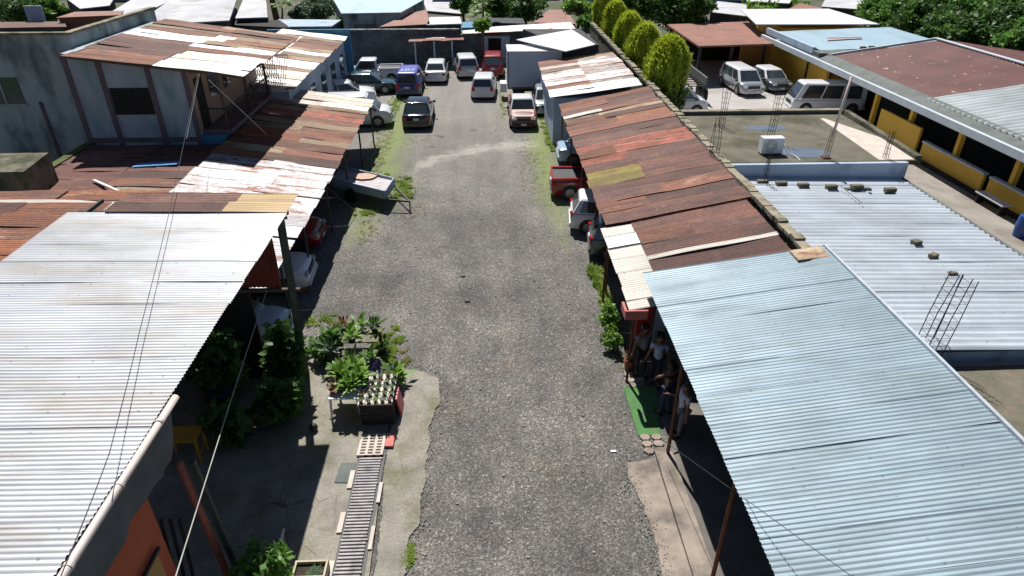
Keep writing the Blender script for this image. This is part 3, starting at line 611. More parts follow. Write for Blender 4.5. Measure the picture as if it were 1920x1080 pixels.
# --- two storey house with balcony
t = T('two_storey_house', 'two-storey house with teal plaster panels, mauve posts and a rusty patchwork roof at the left', 'house', (-14.5, 32, 0))
XW = -12.35; YF = 28.15
m = MB(); m.hexa([(-17.15,YF,0),(XW,YF,0),(XW,36.6,0),(-17.15,36.6,0),(-17.15,YF,6.64),(XW,YF,6.05),(XW,36.6,6.05),(-17.15,36.6,6.64)]); O('wall', m, m_teal, t)
for px in (-17.1, -15.8, -13.9, -12.45):
    m = MB(); m.box((px-.1,YF-.06,0),(px+.1,YF-.003,6.05+(XW-px)*.122)); O('pilaster', m, m_purple, t)
m = MB(); m.box((-17.15,YF-.05,2.95),(XW,YF-.004,3.15)); O('floor_band', m, m_purple, t)
m = MB(); m.box((-15.65,YF-.04,4.15),(-14.05,YF-.004,5.25)); wdo = O('window', m, m_dark, t)
m = MB()
for i in range(9): m.box((-15.65,YF-.07,4.19+.118*i),(-14.05,YF-.043,4.22+.118*i))
m.box((-14.87,YF-.08,4.15),(-14.80,YF-.045,5.25)); O('louvre', m, m_steel, wdo)
# balcony
m = MB(); m.box((XW,YF+.2,3.22),(-11.1,34.6,3.4)); bal = O('balcony', m, m_purple, t)
m = MB()
m.bar((-11.14,YF+.25,4.3),(-11.14,34.6,4.3),.05,.05); m.bar((-11.14,YF+.25,4.1),(-11.14,34.6,4.1),.04,.04); m.bar((-11.14,YF+.25,4.3),(XW,YF+.25,4.3),.05,.05)
for i in range(43): y = YF+.25+.15*i; m.bar((-11.14,y,3.4),(-11.14,y,4.3),.018,.018)
for i in range(9): x = -11.14-.14*i; m.bar((x,YF+.25,3.4),(x,YF+.25,4.3),.018,.018)
O('railing', m, m_steel, bal)
m = MB(); m.box((XW+.003,YF+.02,3.4),(XW+.06,36.4,5.9)); O('balcony_wall', m, m_beige, t)
m = MB(); m.box((XW+.063,YF+.3,3.4),(XW+.10,YF+1.1,5.5)); O('door', m, m_dark, t)
for y in (29.9, 31.6):
    m = MB(); m.box((XW+.063,y,4.4),(XW+.09,y+.9,5.5)); O('window', m, m_glass, t)
for y in (YF+.3, 31.5, 34.55): 
    m = MB(); m.bar((-11.25,y,3.4),(-11.25,y,5.9),.09,.09); O('balcony_post', m, m_wood, t)
m = MB(); m.box((XW+.003,YF+.05,0),(-11.5,36.3,3.2)); gf = O('ground_floor_wall', m, m_bluepaint, t)
m = MB()
for y in (28.6, 30.2, 31.8): m.box((-11.497,y,1.6),(-11.46,y+1.2,2.9))
O('dark_window', m, m_glass, gf)
rows = [(.7,[(0,.55,Tn),(.55,1,Rr)]),(.75,[(0,.45,Rr),(.45,1,Rr)]),(.8,[(0,.5,Rr),(.5,1,Tn)]),(.8,[(0,.35,Tn),(.35,.5,Mw),(.5,1,Rr)]),(.8,[(0,.4,Oo),(.4,1,m_white)]),(.8,[(0,.5,Tn),(.5,1,m_white)]),(.8,[(0,.55,m_white),(.55,1,Ma)]),(.8,[(0,.5,Rr),(.5,1,Ma)]),
        (.8,[(0,.5,m_cwhite),(.5,1,Ma)]),(.8,[(0,.52,m_cwhite),(.52,1,Ma)]),(.85,[(0,.52,m_white),(.52,1,Rr)]),(.9,[(0,.52,m_white),(.52,1,Oo)])]
rr_ = T('house_roof', None, None, t.location * 0); rr_.parent = t; rr_.location = (0,0,0)
rr_.name = 'roof'
corr_roof(rr_, rows, 37.0, -9.85, 5.84, -16.6, 6.68, seed=51, wav=.02, jit=.12)
m = MB(); m.bar((-16.6,27.6,6.62),(-16.6,37,6.62),.12,.12); m.bar((-9.95,27.6,5.76),(-9.95,37,5.76),.06,.1); O('fascia', m, m_wood, rr_)
m = MB(); m.bar((-9.95,27.65,5.75),(-16.6,27.65,6.58),.06,.1); O('rafter', m, m_wood, rr_)
# lattice screen at far end of balcony
m = MB(); 
for i in range(13):
    x = -11.9 + .12*i
    for s in (1,-1): m.bar((x,34.75,3.5),(x+.9*s*.5,34.75,5.3),.02,.03)
m.bar((-12.2,34.75,5.3),(-10.0,34.75,5.3),.04,.05); m.bar((-12.2,34.75,3.5),(-10.0,34.75,3.5),.04,.05)
O('lattice_screen', m, m_white2, t)
# wing behind with lower roof
t = T('blue_wall_building', 'lower building with light blue walls and a striped rusty roof behind the two-storey house', 'building', (-11, 39, 0))
rows = [(.9,[(0,1,m_cwhite)]),(.9,[(0,.5,m_cwhite),(.5,1,Mw)])] + [(.95,[(0,.6,a),(.6,1,b)]) for a, b in ((Tn,m_cwhite),(Rr,Mw),(Rr,Tn),(Rr,Mw),(Tn,m_cwhite),(Mw,Rr),(Tn,m_white),(Tn,Mw),(m_white,Tn),(Mw,m_white),(Tn,Rr),(Mw,m_white),(m_cwhite,Tn),(m_white,m_white),(m_cwhite,m_white))]
ye = corr_roof(t, rows, 51.0, -10.1, 3.55, -14.6, 4.1, seed=55, wav=.02, jit=.12)
m = MB(); m.hexa([(-14.4,ye+.3,0),(-10.4,ye+.3,0),(-10.4,50.8,0),(-14.4,50.8,0),(-14.4,ye+.3,3.95),(-10.4,ye+.3,3.45),(-10.4,50.8,3.45),(-14.4,50.8,3.95)]); wl = O('wall', m, m_bluewall, t)
for y in (39.5, 42.5, 45.5, 48.5):
    m = MB(); m.box((-10.397,y,1.3),(-10.36,y+1.3,2.6)); O('window', m, m_glass, t)
m = MB(); m.box((-16,51.4,0),(-10.0,51.6,4.0)); O('blue_end_wall', m, m_bluepaint, None, 'short blue painted wall at the far end of the striped rust roof', 'wall')
# dark stained building at left
t = T('stained_building', 'tall windowed concrete building with dark stains at the left edge of the picture', 'building', (-24, 33, 0))
m = MB(); m.box((-40,29.4,0),(-17.3,29.65,7.15)); m.box((-17.55,29.653,0),(-17.3,37.5,7.15)); O('wall', m, m_stain, t); m = MB(); m.box((-40,29.66,0),(-17.56,37.4,5.6)); O('sunken_roof', m, m_dark, t)
m = MB(); m.box((-40.1,29.32,7.153),(-17.2,29.6,7.25)); m.box((-17.58,29.603,7.153),(-17.24,37.6,7.25)); O('coping', m, m_mosscap, t)
for X in (-21.6, -30):
    m = MB(); m.box((X,29.36,4.35),(X+1.5,29.397,5.45)); wn = O('window', m, m_glass, t)
    m = MB(); m.box((X+.72,29.32,4.35),(X+.79,29.357,5.45)); m.box((X-.05,29.32,4.25),(X+1.55,29.357,4.34)); O('frame', m, m_stain, wn)
for X in (-26, -19.5):
    m = MB(); m.box((X,29.33,0),(X+.12,29.396,4.4)); O('downpipe', m, m_purple, t)

# ------------------------------------------------------------------ neighbouring slab building and white roof on the right
t = T('flat_roof_building', 'unfinished flat-roofed building with a mossy concrete slab and pale mortar corner behind the white roof', 'building', (12.5, 26, 0))
m = MB(); m.prism([(9.3,23.3),(15.3,23.3),(15.3,29.6),(9.05,29.6)], 0, 3.25); O('wall', m, m_bluewall, t)
m = MB(); m.prism([(9.0,23.2),(16.4,23.2),(16.5,29.75),(9.0,29.75)], 3.253, 3.42); O('roof_slab', m, m_slab, t)
m = MB(); m.box((9.0,29.76,3.0),(16.5,29.98,3.54)); O('far_parapet', m, m_gutter, t)
m = MB(); m.box((9.0,29.70,3.545),(16.6,30.02,3.60)); O('parapet_cap', m, m_mosscap, t)
m = MB(); m.hexa([(16.30,23.3,3.2),(16.55,23.3,3.2),(16.85,29.7,3.2),(16.6,29.7,3.2),(16.30,23.3,3.56),(16.55,23.3,3.56),(16.85,29.7,3.6),(16.6,29.7,3.6)]); O('side_parapet', m, m_mosswall, t)
m = MB(); m.face([(14.9,23.3,3.426),(16.28,23.3,3.426),(16.45,26,3.426),(15.9,27.5,3.426),(15.4,28.9,3.426),(15.2,29.0,3.426)]); O('mortar_strip', m, m_slabw, t)
def disc(cx, cy, rx, ry, z, seed=1, n=36):
    rr = random.Random(seed); m = MB(); m.face([(cx+rx*math.cos(2*math.pi*i/n)*rr.uniform(.94,1.04), cy+ry*math.sin(2*math.pi*i/n)*rr.uniform(.94,1.04), z) for i in range(n)]); return m
m = MB(); m.box((9.0,23.0,2.75),(15.9,23.19,3.40)); O('front_face', m, m_bluewall, t)
c = P(1437,240,3.42); O('puddle', disc(c.x, c.y, .95, .42, 3.427), m_puddle, t)
c = P(1505,286,3.42); O('puddle', disc(c.x, c.y, 1.05, .6, 3.427, 2), m_puddle, t)
# air conditioner
c = P(1443,288,3.42)
t2 = T('air_conditioner', 'white boxed air conditioner outdoor unit standing near the edge of the mossy concrete slab', 'air conditioner', c)
m = MB(); m.box((c.x-.42,c.y-.17,3.48),(c.x+.42,c.y+.2,4.08)); O('casing', m, m_white2, t2)
m = MB(); 
for k in range(3):
    r = .09+.07*k; m.tube([(c.x-.08+r*math.cos(a*.5236), c.y-.18, 3.78+r*math.sin(a*.5236)) for a in range(13)], .007, 4, False)
O('fan_grille', m, m_steel, t2)
m = MB(); m.box((c.x-.38,c.y-.2,3.424),(c.x-.3,c.y+.22,3.478)); m.box((c.x+.3,c.y-.2,3.424),(c.x+.38,c.y+.22,3.478)); O('foot', m, m_wood, t2)
m = MB(); m.tube([(c.x+.44,c.y,3.9),(c.x+.6,c.y-.1,3.55),(c.x+.85,c.y-.6,3.45),(c.x+.9,23.15,3.35),(c.x+.75,23.12,2.5)], .022, 6); O('hose', m, m_white2, t2, smooth=True)
def rebar(px, py, z, h, n, label, lean=(0,0), wd=.32, grp='rebar bundles sticking up from the roofs', cc=None):
    c = cc if cc is not None else P(px, py, z); m = MB(); rr = random.Random(int(px)); cols = [(-1,-1),(1,-1),(-1,1),(1,1),(0,-1),(0,1)][:n]
    for i, (a, b) in enumerate(cols):
        x, y = c.x + a*wd/2, c.y + b*wd/2; hh = h*rr.uniform(.85,1.0)
        m.tube([(x,y,z-.05),(x+lean[0]*.5+rr.uniform(-.03,.03),y+lean[1]*.5,z+hh*.5),(x+lean[0]+rr.uniform(-.07,.07),y+lean[1]+rr.uniform(-.05,.05),z+hh)], .011, 5)
    k = int(h/.25)
    for i in range(k):
        zz = z + .15 + i*.22; f = (zz-z)/h; ox, oy = lean[0]*f, lean[1]*f; q = wd/2
        pts = [(c.x+ox-q,c.y+oy-q,zz),(c.x+ox+q,c.y+oy-q,zz),(c.x+ox+q,c.y+oy+q,zz),(c.x+ox-q,c.y+oy+q,zz),(c.x+ox-q,c.y+oy-q,zz)]
        m.tube(pts, .006, 4, False)
    return O('rebar_bundle', m, m_steel, None, label, 'rebar', grp)
rebar(1352,238,3.42,1.9,4,'thin tall rebar bundle on the far side of the slab, nearest the cypress trees', wd=.2)
rebar(1443,262,3.42,2.3,4,'tall rebar bundle rising behind the air conditioner', (.1,0), wd=.2)
rebar(1337,296,3.42,1.5,4,'rebar bundle at the left corner of the mossy slab', wd=.26)
rebar(1433,345,2.85,1.3,4,'short rebar bundle at the top of the white roof', wd=.12)
rebar(1660,296,3.42,1.1,4,'rebar bundle with looped ends at the right corner of the mossy slab', wd=.14)
c = P(1548,296,3.42); m = MB()
m.tube([c, c+Vector((.03,0,1.0))], .04, 8); m.tube([c+Vector((.03,0,1.0)), c+Vector((.32,.1,2.9))], .055, 8)
t2 = T('roof_pipe', 'tall leaning pinkish pipe with a rebar foot standing on the mossy slab', 'pipe', c)
m = MB(); m.tube([c+Vector((.05,0,.8)), c+Vector((.30,.15,3.0))], .05, 10); O('pipe', m, pm('pinkish_pipe', lin(214,196,190,K), lin(196,172,164,K), 3, .6), t2, smooth=True)
m = MB()
for a, b in ((-1,-1),(1,-1),(-1,1),(1,1)): m.tube([c+Vector((a*.07,b*.07,0)), c+Vector((.06+a*.06,b*.06,1.1))], .012, 5)
m.box((c.x-.14,c.y-.14,3.424),(c.x+.14,c.y+.14,3.47)); O('rebar_foot', m, m_rustpost, t2)
# white corrugated roof in front of slab
t = T('white_roof_building', 'building with a large pale corrugated roof weighed down with blocks, right of the boundary wall', 'building', (12.4, 17.5, 0))
rows = []; y = 23.1
while y > 12.0: rows.append((.86, [(0,1,m_pale)])); y -= .86
ye = corr_roof(t, rows, 23.1, 9.05, 2.92, 15.75, 2.78, seed=61, jit=.02, amp=.034, wav=.004, pitch=.25)
m = MB(); m.prism([(9.1,ye+.2),(15.45,ye+.2),(15.45,23),(9.1,23)], 0, 2.62); O('wall', m, m_bluewall, t)
m = MB(); m.box((15.77,ye,2.6),(15.9,23.1,2.80)); O('gutter', m, m_gutter, t)
m = MB(); m.face([(8.95,-3,2.45),(16,-3,2.45),(16,ye-.1,2.45),(8.95,ye-.1,2.45)]); m2 = MB(); m2.box((9.0,-3,2.2),(16,ye-.12,2.45)); O('lower_roof_slab', m2, pm('rough_mortar', lin(122,116,100,K), lin(96,92,78,K), 2, .95, bump=.8, bscale=8, c3=lin(140,116,104,K), s3=1.2, p3=(.58,.7)), t)
blk = [(1429,345,'leftmost'),(1464,348,'second from the left'),(1505,351,'third from the left'),(1558,354,'fourth from the left'),(1668,360,'rightmost')]
def block(x, y, z, label, s=(.40,.2,.16), rot=0, grp='concrete blocks weighing down the white roof', mat=m_mosswall):
    c = P(x, y, z); m = MB(); a = [Vector(p) for p in ((-1,-1),(1,-1),(1,1),(-1,1))]
    pts = []
    for zz in (.0, s[2]):
        for p in a:
            q = Vector((p.x*s[0]/2, p.y*s[1]/2)); ca, sa = math.cos(rot), math.sin(rot); pts.append((c.x+q.x*ca-q.y*sa, c.y+q.x*sa+q.y*ca, z+zz))
    m.hexa(pts); o = O('concrete_block', m, mat, None, label, 'block', grp)
    b = o.modifiers.new('bevel', 'BEVEL'); b.width = .02; b.segments = 2; return o
for x, y, w_ in blk: block(x, y, 2.86, w_ + ' concrete block of the row along the top of the white roof')
block(1608,355,2.84,'flat concrete slab under another block, in the row along the top of the white roof', (.95,.18,.06))
block(1606,354,2.905,'concrete block lying on a flat slab near the right end of the top row', (.42,.2,.16))
block(1717,458,2.84,'mossy concrete block standing highest of the three in the middle of the white roof', (.26,.22,.14), .2)
block(1749,483,2.84,'grey concrete block in the centre of the three in the middle of the white roof', (.26,.2,.13), .5)
block(1785,513,2.84,'flattest and lowest of the three blocks in the middle of the white roof', (.28,.14,.05), .1)
c = P(1735,665,2.9); rebar(1735,665,2.6,2.3,6,'large dark rebar cage standing between the blue-grey roof and the white roof', (.25,.1), wd=.42)
a, b_ = P(1575,350,2.95), P(1617,383,2.93); m = MB(); m.tube([a+Vector((0,0,.03)), b_+Vector((0,0,.03))], .012, 5); O('thin_rod', m, m_steel, None, 'thin dark rod lying on the white roof below the row of blocks', 'rod')

# ------------------------------------------------------------------ yellow building on the right
t = T('yellow_building', 'long yellow building with a white fascia and maroon and grey corrugated roofs on the right', 'building', (26, 30, 0))
m = MB(); m.box((25.2,12,0),(40,48,2.9)); O('wall', m, m_dark, t)  # porch back wall, coloured near-black to stand in for porch shade
m = MB(); m.box((22.05,12,2.66),(22.25,54.4,3.0)); O('fascia', m, m_fascia, t)
m = MB(); m.hexa([(22.253,12,2.86),(23.1,12,2.86),(23.1,45.7,2.86),(22.253,45.7,2.86),(22.253,12,2.97),(23.1,12,3.24),(23.1,45.7,3.24),(22.253,45.7,2.97)]); O('gutter', m, m_gutter, t)
m = MB(); m.box((22.26,12,2.56),(26,54,2.65)); O('soffit', m, m_fascia, t)
for y in (15, 19, 22.9, 26.6, 30.6, 34.8, 38.5):
    m = MB(); m.box((23.3,y-.12,0.1),(23.54,y+.12,2.55)); O('pillar', m, m_yel, t)
for ya, yb, z0, z1 in ((12,21.9,.45,.95),(22.3,27.6,.45,.95),(28.0,32.9,.45,.95),(33.4,37.4,.3,1.55)):
    m = MB(); m.box((23.15,ya,z0-.35),(23.28,yb,z1)); q = O('low_wall', m, m_yel, t)
    if z1 < 1: m = MB(); m.box((23.10,ya-.02,z1+.003),(23.35,yb+.02,z1+.09)); O('cap', m, m_fascia, q)
m = MB(); m.box((22.9,12,.01),(25.2,44,.12)); O('porch_floor', m, m_dark, t)  # floor colour darkened for the porch shade as well
# yellow wall facing the parking area
m = MB(); m.box((21.6,42.4,0),(40,44.3,3.4)); 
m = MB(); m.box((23.6,45.5,0),(23.8,58,2.6)); yw = O('yellow_wall', m, m_yel, t)
m = MB(); m.box((23.5,48.4,0),(23.58,48.55,2.5)); O('downpipe', m, m_dark, t)
# roofs: maroon part and grey part (corrugations run up the slope, along X)
def wide_roof(parent, name, mat, xa, za, xb, zb, ya, yb, pitch=.3, amp=.03, skew=0, seed=2):
    rr = random.Random(seed); ny = int((yb-ya)/pitch*4); mb = MB(); seg = 10
    for i in range(seg+1):
        u = i/seg
        for j in range(ny+1):
            y = ya + (yb-ya)*j/ny; x = xa+(xb-xa)*u
            mb.v.append((x, y + skew*u, za+(zb-za)*u + amp*math.cos(2*math.pi*y/pitch) + .015*math.sin(x*1.7+y*.5)))
    for i in range(seg):
        for j in range(ny): a = i*(ny+1)+j; mb.f.append((a, a+ny+1, a+ny+2, a+1))
    return O(name, mb, mat, parent, smooth=True)
wide_roof(t, 'maroon_roof', m_bigmaroon, 22.9, 3.14, 30.1, 4.12, 33.3, 44.5)
wide_roof(t, 'maroon_roof', m_bigmaroon, 30.1, 4.15, 37, 3.2, 33.3, 45.0)
wide_roof(t, 'grey_roof', zincm('zinc_grey', lin(196,204,206,K), lin(170,180,184,K), lin(150,150,148,K), rough=.5, metal=.4), 22.8, 3.15, 30.1, 4.15, 12, 33.3, pitch=.4, amp=.045)
wide_roof(t, 'grey_roof', m_asb, 30.1, 4.17, 37, 3.2, 12, 33.3)
m = MB(); m.bar((30.1,12,4.21),(30.1,44.9,4.21),.3,.06); m.bar((22.9,44.65,3.19),(30.1,44.7,4.19),.1,.14); O('ridge_cap', m, m_fascia, t)
m = MB(); m.box((22.4,44.8,2.6),(30.5,45.9,3.3)); O('cross_wall', m, m_gutter, t)
t = T('light_blue_roof_building', 'building with a weathered light blue sheet roof and raised parapet beyond the maroon roof', 'building', (24, 46, 0))
m = MB(); m.box((24.2,46.0,0),(32,55,2.8)); O('wall', m, m_yel, t)
wide_roof(t, 'roof', m_skyroof, 23.1, 3.25, 32.3, 3.52, 46.0, 54.1, pitch=.4, amp=.012)
m = MB(); m.box((22.45,46.0,3.03),(22.68,54.5,3.47)); O('parapet', m, m_bluewall, t)
m = MB(); c = P(1575,72,3.42); m.face([c+Vector(p) for p in ((-1.2,-.4,.04),(1.5,-.3,.06),(1.7,.2,.06),(-.9,.1,.05))]); O('rust_patch', m, m_rusto, t)
for x, y in ((1618,93),(1634,92)):
    c = P(x, y, 3.36); m = MB(); m.box((c.x-.18,c.y-.1,3.32),(c.x+.18,c.y+.15,3.56)); O('concrete_block', m, m_mosswall, None, 'dark block on the near edge of the light blue roof', 'block', 'pair of dark blocks on the light blue roof')
t = T('bright_white_roof_building', 'building with a bright white sheet roof beyond the light blue roof', 'building', (24, 52, 0))
m = MB(); m.box((24.2,55.2,0),(31,61,3.3)); O('wall', m, m_yel, t)
m = MB(); m.slab([(21.7,54.8,3.69),(31.6,54.5,3.69),(30.7,61.6,3.96),(22.7,61.6,3.96)], .06); O('roof', m, m_white2, t)
# garage
t = T('garage', 'open garage with a flat brown metal roof and an ochre wall beside the parking area', 'garage', (19, 55, 0))
m = MB(); m.slab([(16.05,50.9,2.75),(22.3,51.7,2.75),(23.6,61.5,2.95),(15.9,60.1,2.95)], .12); O('roof', m, m_garage, t)
for x, y in ((16.3,51.2),(18.9,51.6),(21.6,52.0)):
    m = MB(); m.box((x-.1,y-.1,0),(x+.1,y+.1,2.6)); O('post', m, m_steel, t)
m = MB(); m.box((16.1,59.6,0),(23.0,59.8,2.7)); O('back_wall', m, m_dark, t)
m = MB(); m.box((20.2,53.2,0),(22.6,53.4,2.6)); O('ochre_wall', m, pm('ochre_wall', lin(196,140,64,K), lin(176,122,56,K), 1, .8), t)

# ------------------------------------------------------------------ back of the yard
t = T('back_wall', 'long dark grey block wall closing the far end of the yard', 'wall', (-7, 59.3, 0))
m = MB(); m.box((-13.5,59.2,0),(-2.2,59.4,2.75)); m.box((-2.2,59.15,0),(-.3,59.35,2.35)); O('block_wall', m, m_backblock, t)
m = MB(); m.box((-13.5,59.15,2.753),(-2.2,59.45,2.83)); O('coping', m, m_stain, t)
t = T('rusty_shelter', 'small open shelter with a torn rusty roof on three thin posts against the back wall', 'shelter', (-4.2, 58.3, 0))
corr_roof(t, [(.7,[(0,.35,Rr),(.35,.7,Md),(.7,1,Co)]),(.7,[(0,.4,Co),(.4,.75,Rr),(.75,1,Rr)])], 58.9, -1.9, 2.18, -6.4, 2.1, seed=71, wav=.03, jit=.15)
for x in (-5.9,-4.3,-2.8):
    m = MB(); m.box((x-.06,57.6,0),(x+.06,57.72,2.1)); O('post', m, m_bluewall, t)
t = T('back_right_house', 'low grey house with an open doorway at the far right end of the yard', 'house', (3, 60, 0))
m = MB(); m.box((-.3,59.0,0),(.25,59.2,2.35)); m.box((1.35,59.0,0),(7.6,59.2,2.55)); m.box((.25,59.0,2.05),(1.35,59.2,2.4)); O('wall', m, m_backblock, t)
m = MB(); m.box((1.353,58.93,0),(2.1,58.997,2.1)); m.box((-.1,58.93,0),(.25,58.997,2.1)); m.box((-.1,58.93,2.1),(2.1,58.997,2.25)); O('door_frame', m, m_bluewall, t)
m = MB(); m.box((.25,59.25,0),(1.35,59.3,2.05)); O('dark_doorway', m, m_dark, t)
m = MB(); m.slab([(-1.9,58.7,2.5),(7.7,58.8,2.85),(7.5,60.9,3.1),(-2.0,60.4,2.65)], .06); O('roof', m, m_mixw, t)
t = T('white_flat_roof_shed', 'shed with a bright white sloping roof between the box truck and the cypress trees', 'shed', (4.5, 47.5, 0))
m = MB(); m.slab([P(1060,96,3.6), P(1116,83,3.9), P(1072,55,3.9), P(968,74,3.6)], .05); O('roof', m, m_white2, t)
a, b_ = P(1060,96,3.5), P(1116,83,3.5); m = MB(); m.prism([(5.3,48),(8.0,48),(7.6,55),(3.0,55)], 0, 3.4); O('wall', m, m_wallblock, t)

# ------------------------------------------------------------------ vehicles
def paint(name, col, rough=.28, metal=.0): return pm(name, col, tuple(c*.93 for c in col[:3])+(1,), 1.2, rough, metal, coat=.6)
KD = {
 'sedan': dict(b=(.12,.77), r=(.25,.60), hood=.62, deck=.66, belt=.64),
 'hatch': dict(b=(.015,.79), r=(.10,.60), hood=.63, deck=.64, belt=.62),
 'suv': dict(b=(.01,.76), r=(.05,.60), hood=.62, deck=.62, belt=.60),
 'minivan': dict(b=(.01,.86), r=(.05,.66), hood=.58, deck=.58, belt=.56),
 'van': dict(b=(.005,.985), r=(.02,.86), hood=.50, deck=.5, belt=.48),
 'pickup': dict(b=(.38,.76), r=(.42,.64), hood=.62, deck=.60, belt=.61),
}
def car(name, label, cat, paintm, kind, L_, W_, Ht, loc, heading, grp=None, roofm=None, hoodm=None, sign=None):
    k = KD[kind]; t = T(name, label, cat, (0,0,0), grp)
    hw = W_/2; x = lambda f: (f-.5)*L_
    b0, b1 = k['b']; r0, r1 = k['r']; zb = k['belt']*Ht; zh = k['hood']*Ht; zd = k['deck']*Ht
    st = []
    fr = [0,.012,.05,.12,.2,.35,.5,.65,.78,.88,.95,.985,1]
    for f in fr:
        wd = hw * (.84 if f == 0 else .93 if f < .02 else .98 if f < .06 else .8 if f == 1 else .88 if f > .98 else .94 if f > .94 else .985 if f > .87 else 1)
        if f <= b0: top = zd - (.10 if f == 0 else .03 if f < .02 else 0)*Ht*.6
        elif f >= b1: top = zh - ((f-b1)/(1-b1))**2*.12*Ht - (.10*Ht if f == 1 else .03*Ht if f > .98 else 0)
        else: top = zb
        bot = .19 if .05 < f < .95 else .24
        st.append((x(f), wd, top, bot))
    sec = lambda wd, top, bot: [(0,top),(wd*.5,top-.004),(wd*.82,top-.018),(wd*.95,top-.06),(wd,top-.16),(wd*1.0,(top+bot)*.5),(wd*.975,bot+.08),(wd*.9,bot)]
    mb = MB(); n = 8
    for (xx, wd, top, bot) in st:
        s = sec(wd, top, bot); ring = [(xx, y, z) for y, z in s] + [(xx, -y, z) for y, z in reversed(s[1:])]
        mb.v += ring
    R_ = 15
    for i in range(len(st)-1):
        for j in range(R_):
            j2 = (j+1) % R_; mb.f.append((i*R_+j, (i+1)*R_+j, (i+1)*R_+j2, i*R_+j2))
    mb.f.append(tuple(range(R_))); mb.f.append(tuple((len(st)-1)*R_ + R_-1-j for j in range(R_)))
    if kind == 'pickup':
        pass
    sharp(O('body', mb, paintm, t, smooth=True), 42)
    # cabin
    wb, wr = hw*.93, hw*.74; zr = Ht; zs = Ht - .075
    base = [(x(b0),-wb,zb-.03),(x(b1),-wb,zb-.03),(x(b1),wb,zb-.03),(x(b0),wb,zb-.03)]
    sh = [(x(r0)-.03*L_*.5,-wr-.02,zs),(x(r1)+.03*L_*.5,-wr-.02,zs),(x(r1)+.03*L_*.5,wr+.02,zs),(x(r0)-.03*L_*.5,wr+.02,zs)]
    tp = [(x(r0)+.03,-wr+.09,zr),(x(r1)-.05,-wr+.09,zr),(x(r1)-.05,wr-.09,zr),(x(r0)+.03,wr-.09,zr)]
    mb = MB(); mb.v = base+sh+tp
    for a in (0,4):
        for i in range(4): j = (i+1) % 4; mb.f.append((a+i, a+j, a+4+j, a+4+i))
    mb.f.append((8,9,10,11)); cab = O('cabin', mb, roofm or paintm, t)
    bv = cab.modifiers.new('bevel', 'BEVEL'); bv.width = .035; bv.segments = 3; bv.limit_method = 'ANGLE'; bv.angle_limit = R(20)
    cab.data.polygons.foreach_set('use_smooth', [True]*len(cab.data.polygons))
    V = [Vector(v) for v in base+sh]
    def win(name, a, b, c, d, u0, u1, v0, v1):
        A, B_, C_, D_ = V[a], V[b], V[c], V[d]
        pt = lambda u, v: (A.lerp(B_, u)).lerp(D_.lerp(C_, u), v)
        nrm = (B_-A).cross(D_-A).normalized()
        if nrm.dot((A+B_+C_+D_)/4 - Vector((0,0,zb*.9))) < 0: nrm = -nrm
        q = [pt(u0,v0), pt(u1,v0), pt(u1,v1), pt(u0,v1)]; m = MB(); m.hexa([p + nrm*.004 for p in q] + [p + nrm*.018 for p in q]); O(name, m, m_glass, t)
    win('windshield', 1,2,6,5, .05,.95,.06,.93); win('rear_window', 3,0,4,7, .08,.92,.10 if kind != 'van' else .3,.9)
    parts = 3 if kind in ('van','minivan','suv') else 2
    if kind == 'pickup': parts = 1
    for (a, b, c, d) in ((0,1,5,4),(3,2,6,7)):
        for i in range(parts):
            win('side_window', a,b,c,d, .07+.86*i/parts+.012, .07+.86*(i+1)/parts-.012, .1, .92)
    # wheels
    rw = .32 if Ht < 1.6 else .35
    for fx in (.175, .81):
        for s in (-1, 1):
            yy = s*(hw-.10); m = MB()
            m.tube([(x(fx), s*(hw+.004), rw*1.02), (x(fx), s*(hw-.3), rw*1.02)], rw*1.14, 22); O('wheel_arch', m, m_black, t)
            m = MB(); m.tube([(x(fx), yy-.1, rw), (x(fx), yy+.12*(1 if s>0 else 1), rw)], rw, 22); wh = O('wheel', m, m_rubber, t)
            m = MB(); m.tube([(x(fx), s*(hw+.018), rw), (x(fx), s*(hw+.028), rw)], rw*.62, 14); O('rim', m, m_rim, wh)
    # lamps, bumpers, plate, mirrors
    for s in (-1, 1):
        m = MB(); m.box((x(1)-.13, min(s*hw*.52, s*hw*.86), zh*.66), (x(1)-.015+.02, max(s*hw*.52, s*hw*.86), zh*.80)); O('headlight', m, m_head, t)
        hi = kind in ('suv','minivan','van','hatch')
        m = MB(); m.box((x(0)-.012, min(s*hw*.64, s*hw*.90), zd*.68), (x(0)+.13, max(s*hw*.64, s*hw*.90), zd*(.98 if hi else .86))); O('taillight', m, m_tail, t)
        m = MB(); mx = x(b1)-.32; m.hexa([(mx-.07, s*hw*.98, zb+.0),(mx+.07, s*hw*.98, zb+.0),(mx+.07, s*(hw+.16), zb+.02),(mx-.07, s*(hw+.16), zb+.02),(mx-.06, s*hw*.98, zb+.12),(mx+.05, s*hw*.98, zb+.12),(mx+.05, s*(hw+.15), zb+.15),(mx-.06, s*(hw+.15), zb+.15)]); O('mirror', m, m_black if kind != 'van' else m_white2, t)
    m = MB(); m.box((x(0)-.05,-hw*.86,.30),(x(0)+.06,hw*.86,.46)); O('rear_bumper', m, paintm if kind != 'pickup' else m_chrome, t)
    m = MB(); m.box((x(1)-.06,-hw*.84,.28),(x(1)+.05,hw*.84,.45)); O('front_bumper', m, paintm if kind != 'pickup' else m_black, t)
    m = MB(); m.box((x(1)-.03,-hw*.48,zh*.60),(x(1)+.018,hw*.48,zh*.78)); O('grille', m, m_black, t)
    m = MB(); m.box((x(0)-.03,-.17,zd*.66),(x(0)-.004+.01,.17,zd*.66+.13)); O('number_plate', m, m_plate, t)
    m = MB(); m.box((x(1)+.052,-.16,.32),(x(1)+.06,.16,.44)); O('number_plate', m, m_plate, t)
